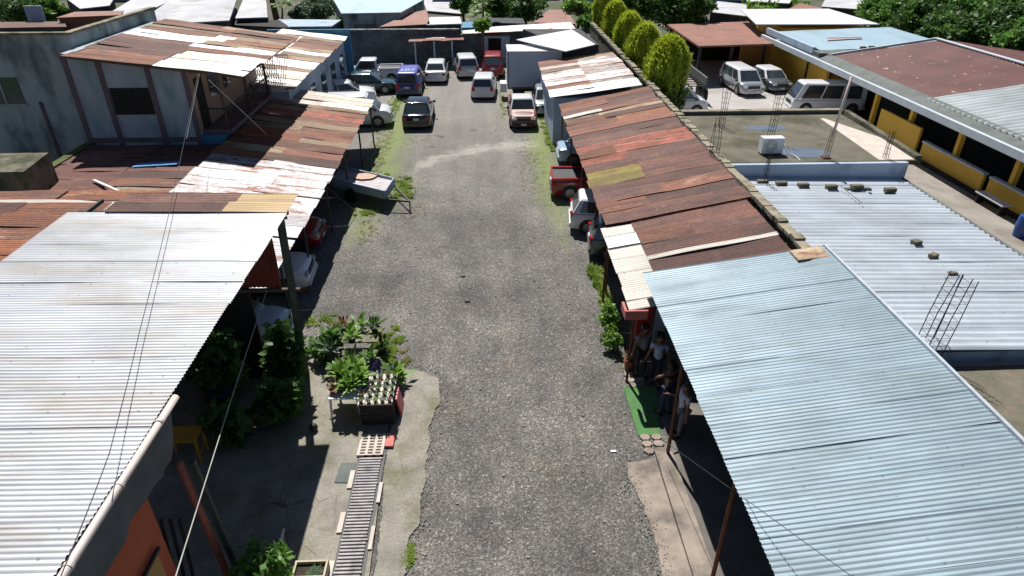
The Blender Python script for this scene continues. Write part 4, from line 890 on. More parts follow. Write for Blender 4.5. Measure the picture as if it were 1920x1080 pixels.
    if hoodm:
        m = MB(); m.hexa([(x(b1)+.06,-hw*.80,zh-.006),(x(1)-.10,-hw*.74,zh-.11*Ht),(x(1)-.10,hw*.74,zh-.11*Ht),(x(b1)+.06,hw*.80,zh-.006)] + [(x(b1)+.06,-hw*.80,zh+.02),(x(1)-.10,-hw*.74,zh-.09*Ht),(x(1)-.10,hw*.74,zh-.09*Ht),(x(b1)+.06,hw*.80,zh+.02)]); O('hood', m, hoodm, t)
    if kind == 'pickup':   # cargo bed rim and dark liner
        m = MB(); m.box((x(.02),-hw*.80,zd-.02),(x(.36),hw*.80,zd+.012)); O('bed_liner', m, m_black, t)
        m = MB()
        for s in (-1,1): m.box((x(.0)+.01,min(s*hw*.80,s*hw*.97),zd-.03),(x(.37),max(s*hw*.80,s*hw*.97),zd+.09))
        m.box((x(0),-hw*.80,zd-.3),(x(.018),hw*.80,zd+.09)); O('bed_rail', m, paintm, t)
    t.location = loc; t.rotation_euler = (0, 0, heading)
    return t
PW = paint('car_white', lin(236,236,240,.88)); PS = paint('car_silver', lin(186,192,198,.85), .25, .4); PK = paint('car_black', (.012,.016,.018,1), .12)
PB = paint('car_blue', lin(40,46,120,.85), .3); PR = paint('car_red', lin(160,30,34,.85)); PG = paint('car_teal', lin(52,86,88,.7), .15)
PLB = paint('car_light_blue', lin(170,196,222,.85)); PDR = paint('car_brick', lin(120,50,44,.8), .5); PPU = paint('roof_purple', lin(96,96,190,.9), .35)
PDS = paint('car_grey', lin(110,120,130,.7), .25, .3)
UP = math.pi/2; DN = -math.pi/2
def at(x, y, z=0): return P(x, y, z)
def carY(xc, ybump, L_, up=True):    # near bumper at pixel row ybump (height .35)
    p = P(xc, ybump, .3); return (p.x, p.y + L_/2, 0)
car('parked_car', 'black sedan seen from behind, nearest parked car in the open yard', 'car', PK, 'sedan', 4.5, 1.76, 1.42, carY(780,236,4.5), UP+.01, 'cars parked in the yard')
bv = car('parked_van', 'dark blue minivan with a purple roof carrying white lettering', 'car', PB, 'minivan', 4.5, 1.78, 1.72, carY(764,176,4.5), UP, 'cars parked in the yard', roofm=PPU)
car('parked_car', 'white sedan seen from behind in front of the rusty shelter', 'car', PW, 'sedan', 4.4, 1.7, 1.45, carY(816,151,4.4), UP, 'cars parked in the yard')
car('parked_car', 'silver hatchback with a white roof, angled next to the rusty shelter', 'car', PS, 'hatch', 4.2, 1.75, 1.6, carY(873,142,4.2), UP+.12, 'cars parked in the yard', roofm=PW)
car('parked_suv', 'red sport utility car parked below the dark doorway', 'car', PR, 'suv', 4.1, 1.72, 1.7, carY(925,140,4.1), UP-.02, 'cars parked in the yard')
car('parked_car', 'white hatchback seen from behind in front of the red car', 'car', PW, 'hatch', 4.0, 1.68, 1.5, carY(908,181,4.0), UP-.06, 'cars parked in the yard')
p = P(982,236,.3); car('parked_pickup', 'old brick-red pickup with a white cab roof in front of the box truck', 'pickup', PDR, 'pickup', 4.7, 1.68, 1.6, (p.x, p.y+2.35, 0), DN, 'cars parked in the yard', roofm=PW, hoodm=paint('sheen_hood', lin(206,160,150,.85), .45))  # pale hood colour stands in for light reflected off the red paint
# lettering on the van roof
cu = bpy.data.curves.new('roof_lettering', 'FONT'); cu.body = '187'; cu.size = .74; cu.extrude = .01; cu.align_x = 'CENTER'; cu.align_y = 'CENTER'
tmp = bpy.data.objects.new('tmp', cu); C.objects.link(tmp); bpy.context.view_layer.update()
me = bpy.data.meshes.new_from_object(tmp.evaluated_get(bpy.context.evaluated_depsgraph_get())); bpy.data.objects.remove(tmp)
me.materials.clear(); me.materials.append(m_white2); lt = bpy.data.objects.new('roof_lettering', me); C.objects.link(lt); lt.parent = bv
lt.location = (-1.25, 0, 1.735); lt.rotation_euler = (0, 0, -UP)
# box truck
p = Q(952,164,46.2); t = T('box_truck', 'box truck with a tall white cargo box parked against the right side', 'truck', (3.4, 49, 0))
m = MB(); m.box((1.5,46.0,.95),(5.2,47.5+1,3.3)); o = O('cargo_box', m, pm('pale_blue_white_panel', lin(196,208,224,K), lin(180,194,214,K), 1, .5), t); b = o.modifiers.new('bevel','BEVEL'); b.width=.04; b.segments=2
m = MB(); m.box((1.46,45.96,3.303),(5.24,48.54,3.36)); O('box_roof', m, m_white2, t)
m = MB(); m.box((1.47,45.97,.93),(1.55,46.03,3.3)); m.box((1.47,45.96,.85),(5.23,46.04,.945)); O('box_trim', m, m_gutter, t)
m = MB(); m.box((2.0,46.3,.6),(4.8,48.3,.85)); O('chassis', m, m_black, t)
m = MB(); m.box((1.0,46.5,.5),(1.44,47.6,1.1)); cb = O('cab', m, m_white2, t)
for y in (46.6,47.9):
    for x in (2.3,4.5):
        m = MB(); m.tube([(x,y-.12,.42),(x,y+.12,.42)], .42, 18); O('wheel', m, m_rubber, t)
# cars under / behind the left side
car('parked_pickup', 'white pickup truck parked crosswise behind the dark green sedan at the left back corner', 'pickup', PW, 'pickup', 4.9, 1.75, 1.72, (P(700,146,.5)+Vector((-.3,1.2,-.5))), math.pi+.05, 'cars parked in the yard')
car('parked_car', 'dark green sedan parked crosswise in front of the white pickup', 'car', PG, 'sedan', 4.5, 1.75, 1.4, (P(683,165,.5)+Vector((0,1.0,-.5))), .05, 'cars parked in the yard')
car('parked_car', 'white sedan with a scratched hood, mostly hidden behind the left shed roof', 'car', PW, 'sedan', 4.4, 1.7, 1.4, (P(640,180,.5)+Vector((0,.6,-.5))), .2, 'cars parked in the yard')
car('parked_van', 'white van poking out from the far end of the left shed roof', 'van', PW, 'minivan', 4.4, 1.75, 1.9, (P(705,212,.8)+Vector((-1.3,.4,-.8))), .06, 'cars parked in the yard')
GL = 'cars under the left shed'; GR = 'cars under the right shed'
car('shed_car', 'pale blue hatchback deep in shade under the left shed, beside the tall post', 'car', PLB, 'hatch', 4.1, 1.7, 1.45, (-8.3,17.0,0), 0, GL)
car('shed_car', 'white hatchback under the left shed between the tall post and the trailer', 'car', PW, 'hatch', 4.2, 1.75, 1.5, (-8.45,20.6,0), .05, GL)
car('shed_car', 'dark red sedan under the left shed close to the trailer', 'car', PR, 'sedan', 4.4, 1.75, 1.45, (-8.9,24.0,0), 0, GL)
def side_car(px, py, dx, **k): pass
p = P(1078,425,.4); car('shed_car', 'white hatchback with red tail lamps backing out from under the rusty roof', 'car', PW, 'hatch', 4.1, 1.72, 1.5, (p.x+1.95, p.y+.75, 0), -.10, GR)
p = P(1110,475,.4); car('shed_car', 'grey hatchback half under the white lean-to roof', 'car', PDS, 'hatch', 4.0, 1.68, 1.5, (p.x+2.0, p.y+.75, 0), -.10, GR)
p = P(1042,362,.4); car('shed_pickup', 'red pickup with its dark cargo bed sticking out from under the rusty roof', 'pickup', PR, 'pickup', 4.9, 1.75, 1.6, (p.x+2.3, p.y+.85, 0), -.05, GR)
p = P(1046,300,.4); car('shed_car', 'pale blue car under the rusty roof beyond the red pickup', 'car', PLB, 'sedan', 4.3, 1.7, 1.4, (p.x+2.25, p.y+1.0, 0), 0, GR)
p = P(1015,200,.8); car('parked_car', 'silver car with its front beside the white shed wall, behind the old pickup', 'car', PS, 'hatch', 3.9, 1.66, 1.5, (p.x+.45, p.y+2.4, 0), DN, 'cars parked in the yard')
# neighbour's parking
GP = 'vehicles in the neighbouring parking area'
car('parked_minivan', 'silver minivan standing alone in the middle of the neighbouring parking area', 'car', PS, 'minivan', 4.5, 1.78, 1.68, (18.9,48.7,0), math.radians(-86), GP, roofm=PW)
car('parked_car', 'grey sedan parked along the yellow wall behind the silver minivan', 'car', PDS, 'sedan', 4.4, 1.75, 1.42, (21.3,49.6,0), math.radians(-84), GP, roofm=PW)
car('passenger_van', 'white passenger van with dark side windows half under the white fascia', 'van', PW, 'van', 4.7, 1.7, 1.95, (22.4,42.7,0), math.radians(176), GP)
car('parked_car', 'white car mostly hidden behind the nearest cypress tree', 'car', PW, 'minivan', 4.0, 1.7, 1.85, (12.35,42.6,0), math.radians(2), GP)
# dark flatbed under the garage
t = T('flatbed_truck', 'dark flatbed truck frame standing in the shade in front of the garage', 'truck', (14.6, 48.5, 0))
m = MB()
for s in (-.7,.7): m.bar((14.3+s,44.8,1.05),(14.3+s,50.6,1.05),.1,.16)
for i in range(9): m.bar((13.5,45+.65*i,1.16),(15.1,45+.65*i,1.16),.08,.06)
O('bed_frame', m, m_steel, t)
m = MB(); m.box((13.5,44.9,1.2),(13.62,50.4,1.75)); m.box((14.98,44.9,1.2),(15.1,50.4,1.75)); O('side_rail', m, m_gutter, t)
m = MB(); m.box((13.4,50.6,.6),(15.2,52.2,2.4)); O('cab', m, m_black, t)
for y in (45.4,46.5,51.5):
    for x in (13.45,15.15): m = MB(); m.tube([(x-.14,y,.48),(x+.14,y,.48)], .48, 18); O('wheel', m, m_rubber, t)
# trailer
a0, a1, a2, a3 = P(636,314,.8), P(738,337,.8), P(722,362,.8), P(624,338,.8)
t = T('cargo_trailer', 'grey box trailer with a triangular drawbar sticking out from the left shed', 'trailer', P(690,372))
m = MB(); m.slab([a3,a2,a1,a0], .06); O('bed_floor', m, pm('white_slats', lin(214,206,210,K), lin(150,140,146,K), 2.5, .7, stretch=(1,4,1)), t)
dz = Vector((0,0,.12)); th = .05
for p0, p1, nm in ((a3,a2,'side_panel'),(a0,a1,'side_panel'),(a2,a1,'front_panel')):
    d = (p1-p0).normalized().cross(Vector((0,0,1)))*th; m = MB(); zz = Vector((0,0,.28)); m.hexa([p0-zz, p1-zz, p1-zz+d, p0-zz+d, p0+dz, p1+dz, p1+dz+d, p0+dz+d]); O(nm, m, m_bluewall, t)
tip = P(768,378,.45); m = MB(); m.bar(a2-Vector((0,0,.3)), tip, .06, .08); m.bar(a1-Vector((0,0,.3)), tip, .06, .08); m.bar(tip, tip-Vector((.0,.05,.43)), .05, .05); O('drawbar', m, m_black, t)
mid = (a0+a1+a2+a3)/4; dr = (a1-a0).normalized(); nr = Vector((-dr.y, dr.x, 0))
for s in (-1,1):
    c = mid + nr*s*.85; c.z = .32; m = MB(); m.tube([c-nr*.09, c+nr*.09], .32, 18); O('wheel', m, m_rubber, t)
c = P(674,330,.88); m = MB(); m.lathe([(.0,.0),(.5,.0),(.5,.03),(.0,.05)], (c.x, c.y, .86), 14); 
m = disc(c.x+.25, c.y, .55, .42, .875, 5); O('sand_heap', m, pm('sand', lin(212,184,164,K), lin(190,158,138,K), 6, .95), None, 'pinkish patch of sand lying on the trailer bed', 'sand heap')

# ------------------------------------------------------------------ trees and plants
def leaves(mb, c, rad, n, size, rr, clumps=18, squash=1.0, spread=.34):
    c = Vector(c); cs = []
    for i in range(clumps):
        v = Vector((rr.gauss(0,1), rr.gauss(0,1), rr.gauss(0,1))).normalized(); q = rr.uniform(.45,.92)
        cs.append((c + Vector((v.x*rad[0]*q, v.y*rad[1]*q, v.z*rad[2]*q)), rr.uniform(.7,1.25)))
    for i in range(n):
        cc, s = cs[rr.randrange(clumps)]; v = Vector((rr.gauss(0,1), rr.gauss(0,1), rr.gauss(0,1))).normalized()*rr.uniform(.55,1.0)*s*spread
        p = cc + Vector((v.x*rad[0], v.y*rad[1], v.z*rad[2]))
        d = Vector((rr.gauss(0,1), rr.gauss(0,1), rr.gauss(0,.6)-.2)).normalized(); u = d.orthogonal().normalized(); sz = size*rr.uniform(.6,1.3)
        u = (u*math.cos(i) + d.cross(u)*math.sin(i)); mb.face([p, p+d*sz*.5+u*sz*.3, p+d*sz, p+d*sz*.5-u*sz*.3])
def tree(name, label, cat, base, h, crown, mat, n=3500, size=.3, grp=None, clumps=22, seed=1, trunkr=.14, zc=None):
    rr = random.Random(seed); b = Vector(base); t = T(name, label, cat, b, grp)
    top = b + Vector((rr.uniform(-.3,.3), rr.uniform(-.3,.3), h)); cz = zc or h - crown[2]*.9; cc = b + Vector((0,0,cz))
    m = MB(); m.tube([b, b.lerp(cc,.5)+Vector((rr.uniform(-.15,.15),0,0)), cc], [trunkr, trunkr*.8, trunkr*.5], 8); O('trunk', m, m_bark, t, smooth=True)
    m = MB()
    for i in range(6):
        a = i*1.05 + rr.random(); s = b.lerp(cc, rr.uniform(.55,.95)); e_ = cc + Vector((math.cos(a)*crown[0]*.7, math.sin(a)*crown[1]*.7, rr.uniform(-.2,.6)*crown[2])); m.tube([s, s.lerp(e_,.5)+Vector((0,0,.15)), e_], [trunkr*.5, trunkr*.35, trunkr*.12], 6)
    O('limb', m, m_bark, t)
    m = MB(); leaves(m, cc, crown, n, size, rr, clumps); O('crown', m, mat, t); return t
# columnar cypresses
def cypress(base, h, r, label, seed):
    rr = random.Random(seed); b = Vector(base); t = T('cypress_tree', label, 'tree', b, 'row of columnar cypress trees along the boundary wall')
    m = MB(); m.tube([b, b+Vector((0,0,h*.5))], [.16,.08], 8); O('trunk', m, m_bark, t)
    m = MB(); prof = lambda f: r*(.62 + .5*math.sin(min(1,f*1.25)*math.pi*.5))*(1 if f < .5 else math.sqrt(max(0,1-((f-.5)/.5)**2.3)))
    N_ = 14; base_i = len(m.v); L2 = 16
    for i in range(L2+1):
        f = i/L2
        for k in range(N_):
            a = 2*math.pi*k/N_; q = prof(f)*.66*rr.uniform(.9,1.05)+.001; m.v.append((b.x+q*math.cos(a), b.y+q*math.sin(a), b.z+.25+f*(h-.45)))
    for i in range(L2):
        for k in range(N_): j = (k+1)%N_; m.f.append((i*N_+k, i*N_+j, (i+1)*N_+j, (i+1)*N_+k))
    nl = 42; lobes = [(rr.random()*6.283, rr.random(), rr.uniform(.05,.16)) for _ in range(nl)]
    for i in range(15000):
        f = rr.random()**.85; a = rr.random()*6.283; q = prof(f)*rr.uniform(.80,1.06)*(1+.30*noise.noise(Vector((math.cos(a)*2.2+seed, math.sin(a)*2.2, f*4.5)))+.18*noise.noise(Vector((math.cos(a)*6+seed, math.sin(a)*6, f*9))))
        p = b + Vector((q*math.cos(a), q*math.sin(a), .25+f*(h-.4))); out = Vector((math.cos(a), math.sin(a), 0))
        L_ = rr.uniform(.12,.34); d = (Vector((0,0,1)) + out*rr.uniform(.1,.5+1.3*f*f) + Vector((rr.uniform(-.2,.2), rr.uniform(-.2,.2), 0))).normalized()
        sd = d.cross(out).normalized()*rr.uniform(.025,.05); sd = (sd + out*rr.uniform(-.03,.03))
        m.face([p-sd*.5, p+sd*.5, p+d*L_*.6+sd*.8, p+d*L_, p+d*L_*.6-sd*.8])
    for i in range(260):     # upright tips
        f = rr.uniform(.55,.97); a = rr.random()*6.283; q = prof(f)*rr.uniform(.3,1.0); p = b + Vector((q*math.cos(a), q*math.sin(a), .25+f*(h-.4)))
        for k in range(5):
            d = Vector((rr.uniform(-.16,.16), rr.uniform(-.16,.16), 1)).normalized(); L_ = rr.uniform(.3,.6); sd = d.orthogonal().normalized(); sd = (sd*math.cos(k)+d.cross(sd)*math.sin(k))*.035
            m.face([p-sd, p+sd, p+d*L_])
    O('crown', m, m_leafy, t)
cyp = [((9.95,36.6),5.85,1.02,'nearest and widest cypress tree of the row'),((10.0,42.6),5.6,.9,'second cypress tree of the row counting from the camera'),((10.0,47.8),5.6,.88,'middle cypress tree of the row'),((10.0,53.2),5.7,.85,'fourth cypress tree of the row counting from the camera'),((10.05,58.5),6.0,.85,'farthest cypress tree of the row')]
for i, ((x, y), h, r, lb) in enumerate(cyp): cypress((x, y, 0), h, r, lb + ', dense green with yellow tips', 100+i)

def ptree(x, y, z, w_, top, mat, label, seed, grp=None, n=3000, size=.35, name='broadleaf_tree', cat='tree', hk=.55, clumps=22):
    """tree whose crown spans w_ px around (x,y) at crown height z"""
    c = P(x, y, z); e_ = P(x + w_/2, y, z); r = abs(e_.x - c.x)
    tree(name, label, cat, (c.x, c.y, 0), z + r*hk, (r, r*1.05, r*hk*1.2), mat, n, size, grp, clumps, seed, trunkr=.12+.03*r, zc=z)
GF = 'trees of the wooded strip at the top right'
wood = [(1665,30,110,m_leafm,'light green rounded tree at the left end of the wooded strip'),(1730,45,110,m_leafd,'dark tree just right of the light rounded one in the wooded strip'),(1700,5,120,m_leafm,'mid green tree at the top edge above the left of the wooded strip'),
        (1790,15,130,m_leafm,'wide mid green tree at the top edge in the centre of the wooded strip'),(1790,70,120,m_leafd,'dark tree directly behind the ridge of the maroon roof'),(1860,55,120,m_leafd,'dark tree behind the right part of the maroon roof'),
        (1880,0,130,m_leafm,'mid green tree in the top right corner'),(1910,85,110,m_leafm,'green tree cut by the right edge just above the maroon roof'),(1960,40,150,m_leafd,'dark tree beyond the right edge of the wooded strip')]
for i, (x, y, w_, mt, lb) in enumerate(wood): ptree(x, y, 3.2, w_, 0, mt, lb, 200+i, GF, 5200, .42, hk=.62, clumps=34)
back = [(1190,0,80,m_leafd,'dark conifer-like tree rising left of the big dark tree'),(1265,5,120,m_leafd,'large very dark tree behind the garage roof'),(1305,14,70,m_leafd,'dark spreading tree right behind the garage')]
for i, (x, y, w_, mt, lb) in enumerate(back): ptree(x, y, 4.0, w_, 0, mt, lb, 230+i, None, 5000, .4, hk=.7, clumps=34)
bush = [(1420,28,90,m_leafb,'bright green bush directly behind the garage roof'),(1480,22,80,m_leafb,'bright green vine-covered mound left of the small grey roof'),(1580,28,70,m_leafm,'mid green bush behind the bright white roof'),
        (1085,15,60,m_leafb,'bright broad-leaved bush left of the farthest cypress'),(1100,40,30,m_leafm,'low green bush at the foot of the farthest cypress'),(600,15,80,m_leafg,'greyish green bush behind the far left roofs'),
        (560,25,30,m_leafg,'small pale bush left of the greyish green bush'),(905,45,26,m_leafb,'small pale green sapling crown on the back house'),
        (925,5,90,m_leafd,'dark tree at the top edge behind the papaya tree'),(985,10,80,m_leafd,'dark tree at the top edge right of the papaya tree'),(870,0,60,m_leafm,'olive green tree at the top edge left of the papaya tree'),
        (30,12,110,m_leafd,'dark tree in the top left corner'),(90,18,60,m_leafm,'yellowish green tree branch mass at the top left'),(640,45,24,m_leafm,'tall grass-like plant beside the light blue roofed house')]
for i, (x, y, w_, mt, lb) in enumerate(bush): ptree(x, y, 2.2 if 'bush' in lb or 'plant' in lb or 'mound' in lb else 3.4, w_, 0, mt, lb, 260+i, None, 3200, .34, name='bush' if 'bush' in lb or 'mound' in lb or 'plant' in lb else 'broadleaf_tree', cat='bush' if 'bush' in lb or 'mound' in lb or 'plant' in lb else 'tree')
# papaya trees
def papaya(x, y, yt, label, seed, sc_=1.0):
    b = P(x, y, 0); top = Q(x, yt, b.y); rr = random.Random(seed); t = T('papaya_tree', label, 'tree', b)
    m = MB(); m.tube([b, (b+top)/2+Vector((.1,0,0)), top], [.14,.1,.07], 8); O('trunk', m, m_bark, t, smooth=True); m = MB()
    for i in range(26):
        a = rr.random()*6.283; L_ = rr.uniform(.9,1.5)*sc_; up_ = rr.uniform(-.4,.45); e_ = top + Vector((math.cos(a)*L_, math.sin(a)*L_, up_*L_))
        m.tube([top, e_], .02, 4)
        for k in range(9):
            b_ = k*.7; d = Vector((math.cos(b_), math.sin(b_), rr.uniform(-.5,.1)))*rr.uniform(.3,.55)*sc_; s = d.cross(Vector((0,0,1))).normalized()*.09
            m.face([e_, e_+d*.5+s, e_+d, e_+d*.5-s])
    O('crown', m, m_leafb, t)
papaya(905, 78, 22, 'slender papaya tree with a pale umbrella crown behind the back house', 5, 1.1)
papaya(905, 95, 3, 'taller papaya tree crown showing at the very top edge of the yard back', 6, .9)
papaya(528, 45, 5, 'thin papaya tree among the roofs at the upper left', 7, .9)
m = MB(); b = P(520,42,0); tp = Q(503,-30,b.y); m.tube([b, (b+tp)/2, tp], [.4,.33,.25], 10); O('tree_trunk', m, m_bark, None, 'thick bare grey tree trunk between the upper left roofs', 'tree trunk', smooth=True)
# ------------------------------------------------------------------ houses of the background
def house(px, z, roofm, wallm, label, thick=.08, zw=None, wins=(), name='house', cat='house', lift=(0,0,0,0)):
    q = [P(x, y, z + l) for (x, y), l in zip(px, lift)]; c = sum(q, Vector())/4; t = T(name, label, cat, (c.x, c.y, 0))
    m = MB(); m.slab(q, thick); O('roof', m, roofm, t)
    q2 = [c + (p-c)*.94 for p in q]; m = MB(); zz = min(p.z for p in q) - thick - .01; m.prism([(p.x, p.y) for p in q2], 0, zz); O('wall', m, wallm, t)
    for (f0, f1, za, zb_) in wins:
        a, b = Vector((q2[0].x, q2[0].y, 0)), Vector((q2[1].x, q2[1].y, 0)); n = (b-a).normalized().cross(Vector((0,0,1))); u, v = a.lerp(b, f0), a.lerp(b, f1)
        if n.y > 0: n = -n
        m = MB(); m.hexa([u+Vector((0,0,za)), v+Vector((0,0,za)), v+n*.03+Vector((0,0,za)), u+n*.03+Vector((0,0,za)), u+Vector((0,0,zb_)), v+Vector((0,0,zb_)), v+n*.03+Vector((0,0,zb_)), u+n*.03+Vector((0,0,zb_))]); O('window', m, m_glass, t)
    return t
W_ = m_wallblock
house([(640,25),(752,23),(800,-4),(622,-6)], 3.6, m_skyroof, m_stain, 'house with a light blue sheet roof and a wide dark window behind the back wall', wins=((.15,.55,1.3,2.6),(.75,.95,1.2,2.6)))
house([(712,50),(806,45),(800,18),(770,24)], 3.0, m_garage, W_, 'house with a pinkish rust roof behind the back wall, left of the small white roof')
house([(800,46),(866,44),(862,31),(806,32)], 3.0, m_white2, W_, 'small white flat roof just behind the middle of the back wall')
house([(865,52),(915,51),(912,40),(868,41)], 2.8, m_bluepaint, W_, 'small shaded blue grey roof between the white roof and the papaya tree')
house([(520,50),(622,49),(640,37),(522,36)], 3.3, m_bluewall, W_, 'low outbuilding with a pale blue-white roof left of the greyish bush')
house([(441,34),(502,32),(498,-6),(458,-6)], 3.8, m_asb, W_, 'house with a pale grey fibre cement roof left of the thick tree trunk')
house([(440,47),(545,52),(525,38),(440,35)], 3.4, m_dark, W_, 'dark low roof in front of the pale grey fibre cement roof')
house([(250,48),(430,38),(445,-6),(330,-8)], 4.0, m_asb, W_, 'wide light grey warehouse roof filling the upper left', lift=(0,0,.8,.8))
house([(185,36),(250,34),(330,-4),(255,-6)], 4.1, m_asb, W_, 'narrow light grey roof left of the wide warehouse roof')
house([(105,33),(226,28),(232,20),(140,22)], 4.6, m_garage, m_garage, 'long brown eave roof above the white strip at the upper left')
house([(128,48),(215,46),(216,34),(125,35)], 3.9, m_white2, W_, 'white roof strip with a red wall edge at the upper left')
house([(150,16),(205,10),(215,-6),(120,-6)], 4.2, m_white2, W_, 'bright white roof at the top edge right of the dark corner tree')
house([(0,52),(125,50),(120,40),(-60,42)], 4.2, m_maroon, W_, 'dark brown roof strip behind the stained building')
house([(1000,42),(1080,45),(1062,18),(1030,18)], .35, m_garage, m_garage, 'pinkish paved terrace behind the back house')
house([(880,42),(985,44),(980,34),(890,33)], 2.6, m_wallblock, W_, 'grey low block parapet roof behind the back house')
house([(1330,22),(1400,30),(1400,8),(1345,2)], 3.2, m_asb, W_, 'pale grey roof between the big dark tree and the bright green bush')
house([(1480,16),(1545,30),(1560,20),(1500,5)], 3.2, m_garage, W_, 'small rusty grey roof among the bushes at the top right')
house([(1540,12),(1625,18),(1640,-4),(1550,-6)], 3.4, m_asb, W_, 'pale grey roof at the top edge left of the wooded strip')
house([(1400,2),(1480,6),(1490,-8),(1400,-10)], 3.4, m_white2, W_, 'white roof at the top edge above the bright green bush')
house([(800,20),(870,26),(840,-6),(790,-6)], .3, m_asb, m_conc, 'pale paved forecourt at the top edge beside the light blue roof', name='paved_forecourt', cat='forecourt')
# further rows beyond the frame, so that the place continues
rr = random.Random(77)
for i in range(16):
    x = -70 + 9.5*i + rr.uniform(-1,1); y = 108 + rr.uniform(-3,6); t = T('distant_house', 'distant house with a pale roof beyond the top edge of the picture', 'house', (x, y, 0), 'distant houses beyond the top edge')
    m = MB(); m.box((x-3.6,y-4,0),(x+3.6,y+4,3)); O('wall', m, m_bluewall, t); m = MB(); m.slab([(x-4,y-4.4,3.1),(x+4,y-4.4,3.1),(x+4,y+4.4,3.9),(x-4,y+4.4,3.9)], .1); O('roof', m, rr.choice((m_asb, m_garage, m_skyroof)), t)
m = MB(); c = Q(68,40,55); m.box((c.x-.6,c.y,c.z-.9),(c.x+.7,c.y+.15,c.z+1.1)); 
t = T('water_tank_board', 'tilted grey panel standing among the dark corner tree', 'panel', (c.x, c.y, 0)); O('panel', m, m_bluewall, t); m = MB(); m.bar((c.x,c.y+.2,0),(c.x,c.y+.2,c.z),.12,.12); O('pole', m, m_wood, t)

# ------------------------------------------------------------------ plants and furniture in the near left
def potted(c, r, h, mat, pm_, n, size, label=None, seed=0, spread=1.0, name='potted_plant', grp=None, tall=1.0):
    rr = random.Random(seed); c = Vector(c); t = T(name, label, 'plant', c, grp)
    m = MB(); m.lathe([(r*.7,0),(r,h),(r*1.08,h),(r*1.08,h*1.08),(r*.9,h*1.08),(r*.88,h*.95),(.001,h*.95)], c, 14); O('pot', m, pm_, t, smooth=False)
    m = MB(); base = c + Vector((0,0,h))
    for i in range(n):
        a = rr.random()*6.283; L_ = size*rr.uniform(.5,1.2); el = rr.uniform(.1,1.2); d = Vector((math.cos(a)*math.cos(el)*spread, math.sin(a)*math.cos(el)*spread, math.sin(el)*tall)); st_ = base + d*L_*rr.uniform(.0,.7)
        w_ = d.cross(Vector((0,0,1))).normalized()*L_*.16; e_ = st_ + d*L_*.7 - Vector((0,0,L_*.15)); m.face([st_, st_+(e_-st_)*.5+w_, e_, st_+(e_-st_)*.5-w_])
    O('foliage', m, mat, t); return t
# white table
a = P(620,742,.74); b_ = P(676,742,.74)
t = T('white_table', 'white plastic table carrying leafy potted plants at the edge of the concrete apron', 'table', (-3.85, 13.6, 0))
m = MB(); m.box((-4.25,13.25,.70),(-3.45,14.35,.74)); o = O('tabletop', m, m_white2, t); b = o.modifiers.new('bevel','BEVEL'); b.width=.015; b.segments=2
for x, y in ((-4.2,13.3),(-3.52,13.3),(-4.2,14.3),(-3.52,14.3)): m = MB(); m.tube([(x,y,.70),(x+(.05 if x>-3.8 else -.05),y,.035)], [.035,.025], 8); O('leg', m, m_white2, t)
sp = [(-4.1,13.55,m_redleaf,m_pot,'terracotta bowl with a reddish plant at the near left corner of the white table',.16,.12,60,.25),(-3.75,13.6,m_leafb,m_potb,'yellow-green bushy plant at the front of the white table',.13,.16,150,.30),(-3.55,13.9,m_leafb,m_potb,'bushy green plant in the middle of the white table next to the crate',.14,.16,170,.32),
      (-4.0,14.0,m_leafb,m_potb,'tall bright plant in the centre of the white table',.14,.18,170,.36),(-3.7,14.3,m_leafb,m_potb,'leafy plant at the far edge of the white table',.14,.16,160,.32),(-4.15,14.25,m_leafm,m_potb,'dark green plant at the far left corner of the white table',.12,.15,110,.28)]
for i, (x, y, mt, pt, lb, r, h, n, s) in enumerate(sp): potted((x, y, .745), r, h, mt, pt, n, s, lb, 300+i, grp='plants on the white table')
# dark crate box with white top and seedlings
t = T('seedling_stand', 'dark timber crate stand with a white slatted top for seedlings', 'stand', (-3.0, 13.5, 0))
m = MB()
for i in range(6): m.box((-3.42,13.0,.06+.11*i),(-2.56,13.03,.15+.11*i)); m.box((-2.59,13.04,.06+.11*i),(-2.56,14.2,.15+.11*i)); m.box((-3.42,13.04,.06+.11*i),(-3.39,14.2,.15+.11*i))
O('slat_side', m, pm('dark_timber', lin(58,50,48,K), lin(40,36,34,K), 4, .9), t)
m = MB()
for x in (-3.40,-2.62):
    for y in (13.05,14.15): m.box((x,y,.035),(x+.05,y+.05,.72))
O('corner_post', m, m_wood, t)
m = MB()
for i in range(9): m.box((-3.45+.1*i,12.98,.725),(-3.45+.1*i+.085,14.25,.75))
O('top_board', m, m_slabw, t)
k = 0
for j in range(5):
    for i in range(5):
        x = -3.36 + .185*i + rng.uniform(-.02,.02); y = 13.08 + .25*j + rng.uniform(-.02,.02)
        mt = [m_leafm, m_leafb, m_redleaf, m_leafd, m_leafm][(i*3+j*2) % 5]
        if i == 0 and j > 2: mt = m_violet
        rowl = ['front','second','middle','fourth','back'][j]; coll = ['far left','left of centre','centre','right of centre','far right'][i]
        potted((x, y, .752), .058, .09, mt, m_potb, 16, .12, 'seedling in a small black pot, %s row, %s of the white slatted stand' % (rowl, coll), 400+k, grp='seedlings on the white slatted stand', name='seedling_pot'); k += 1
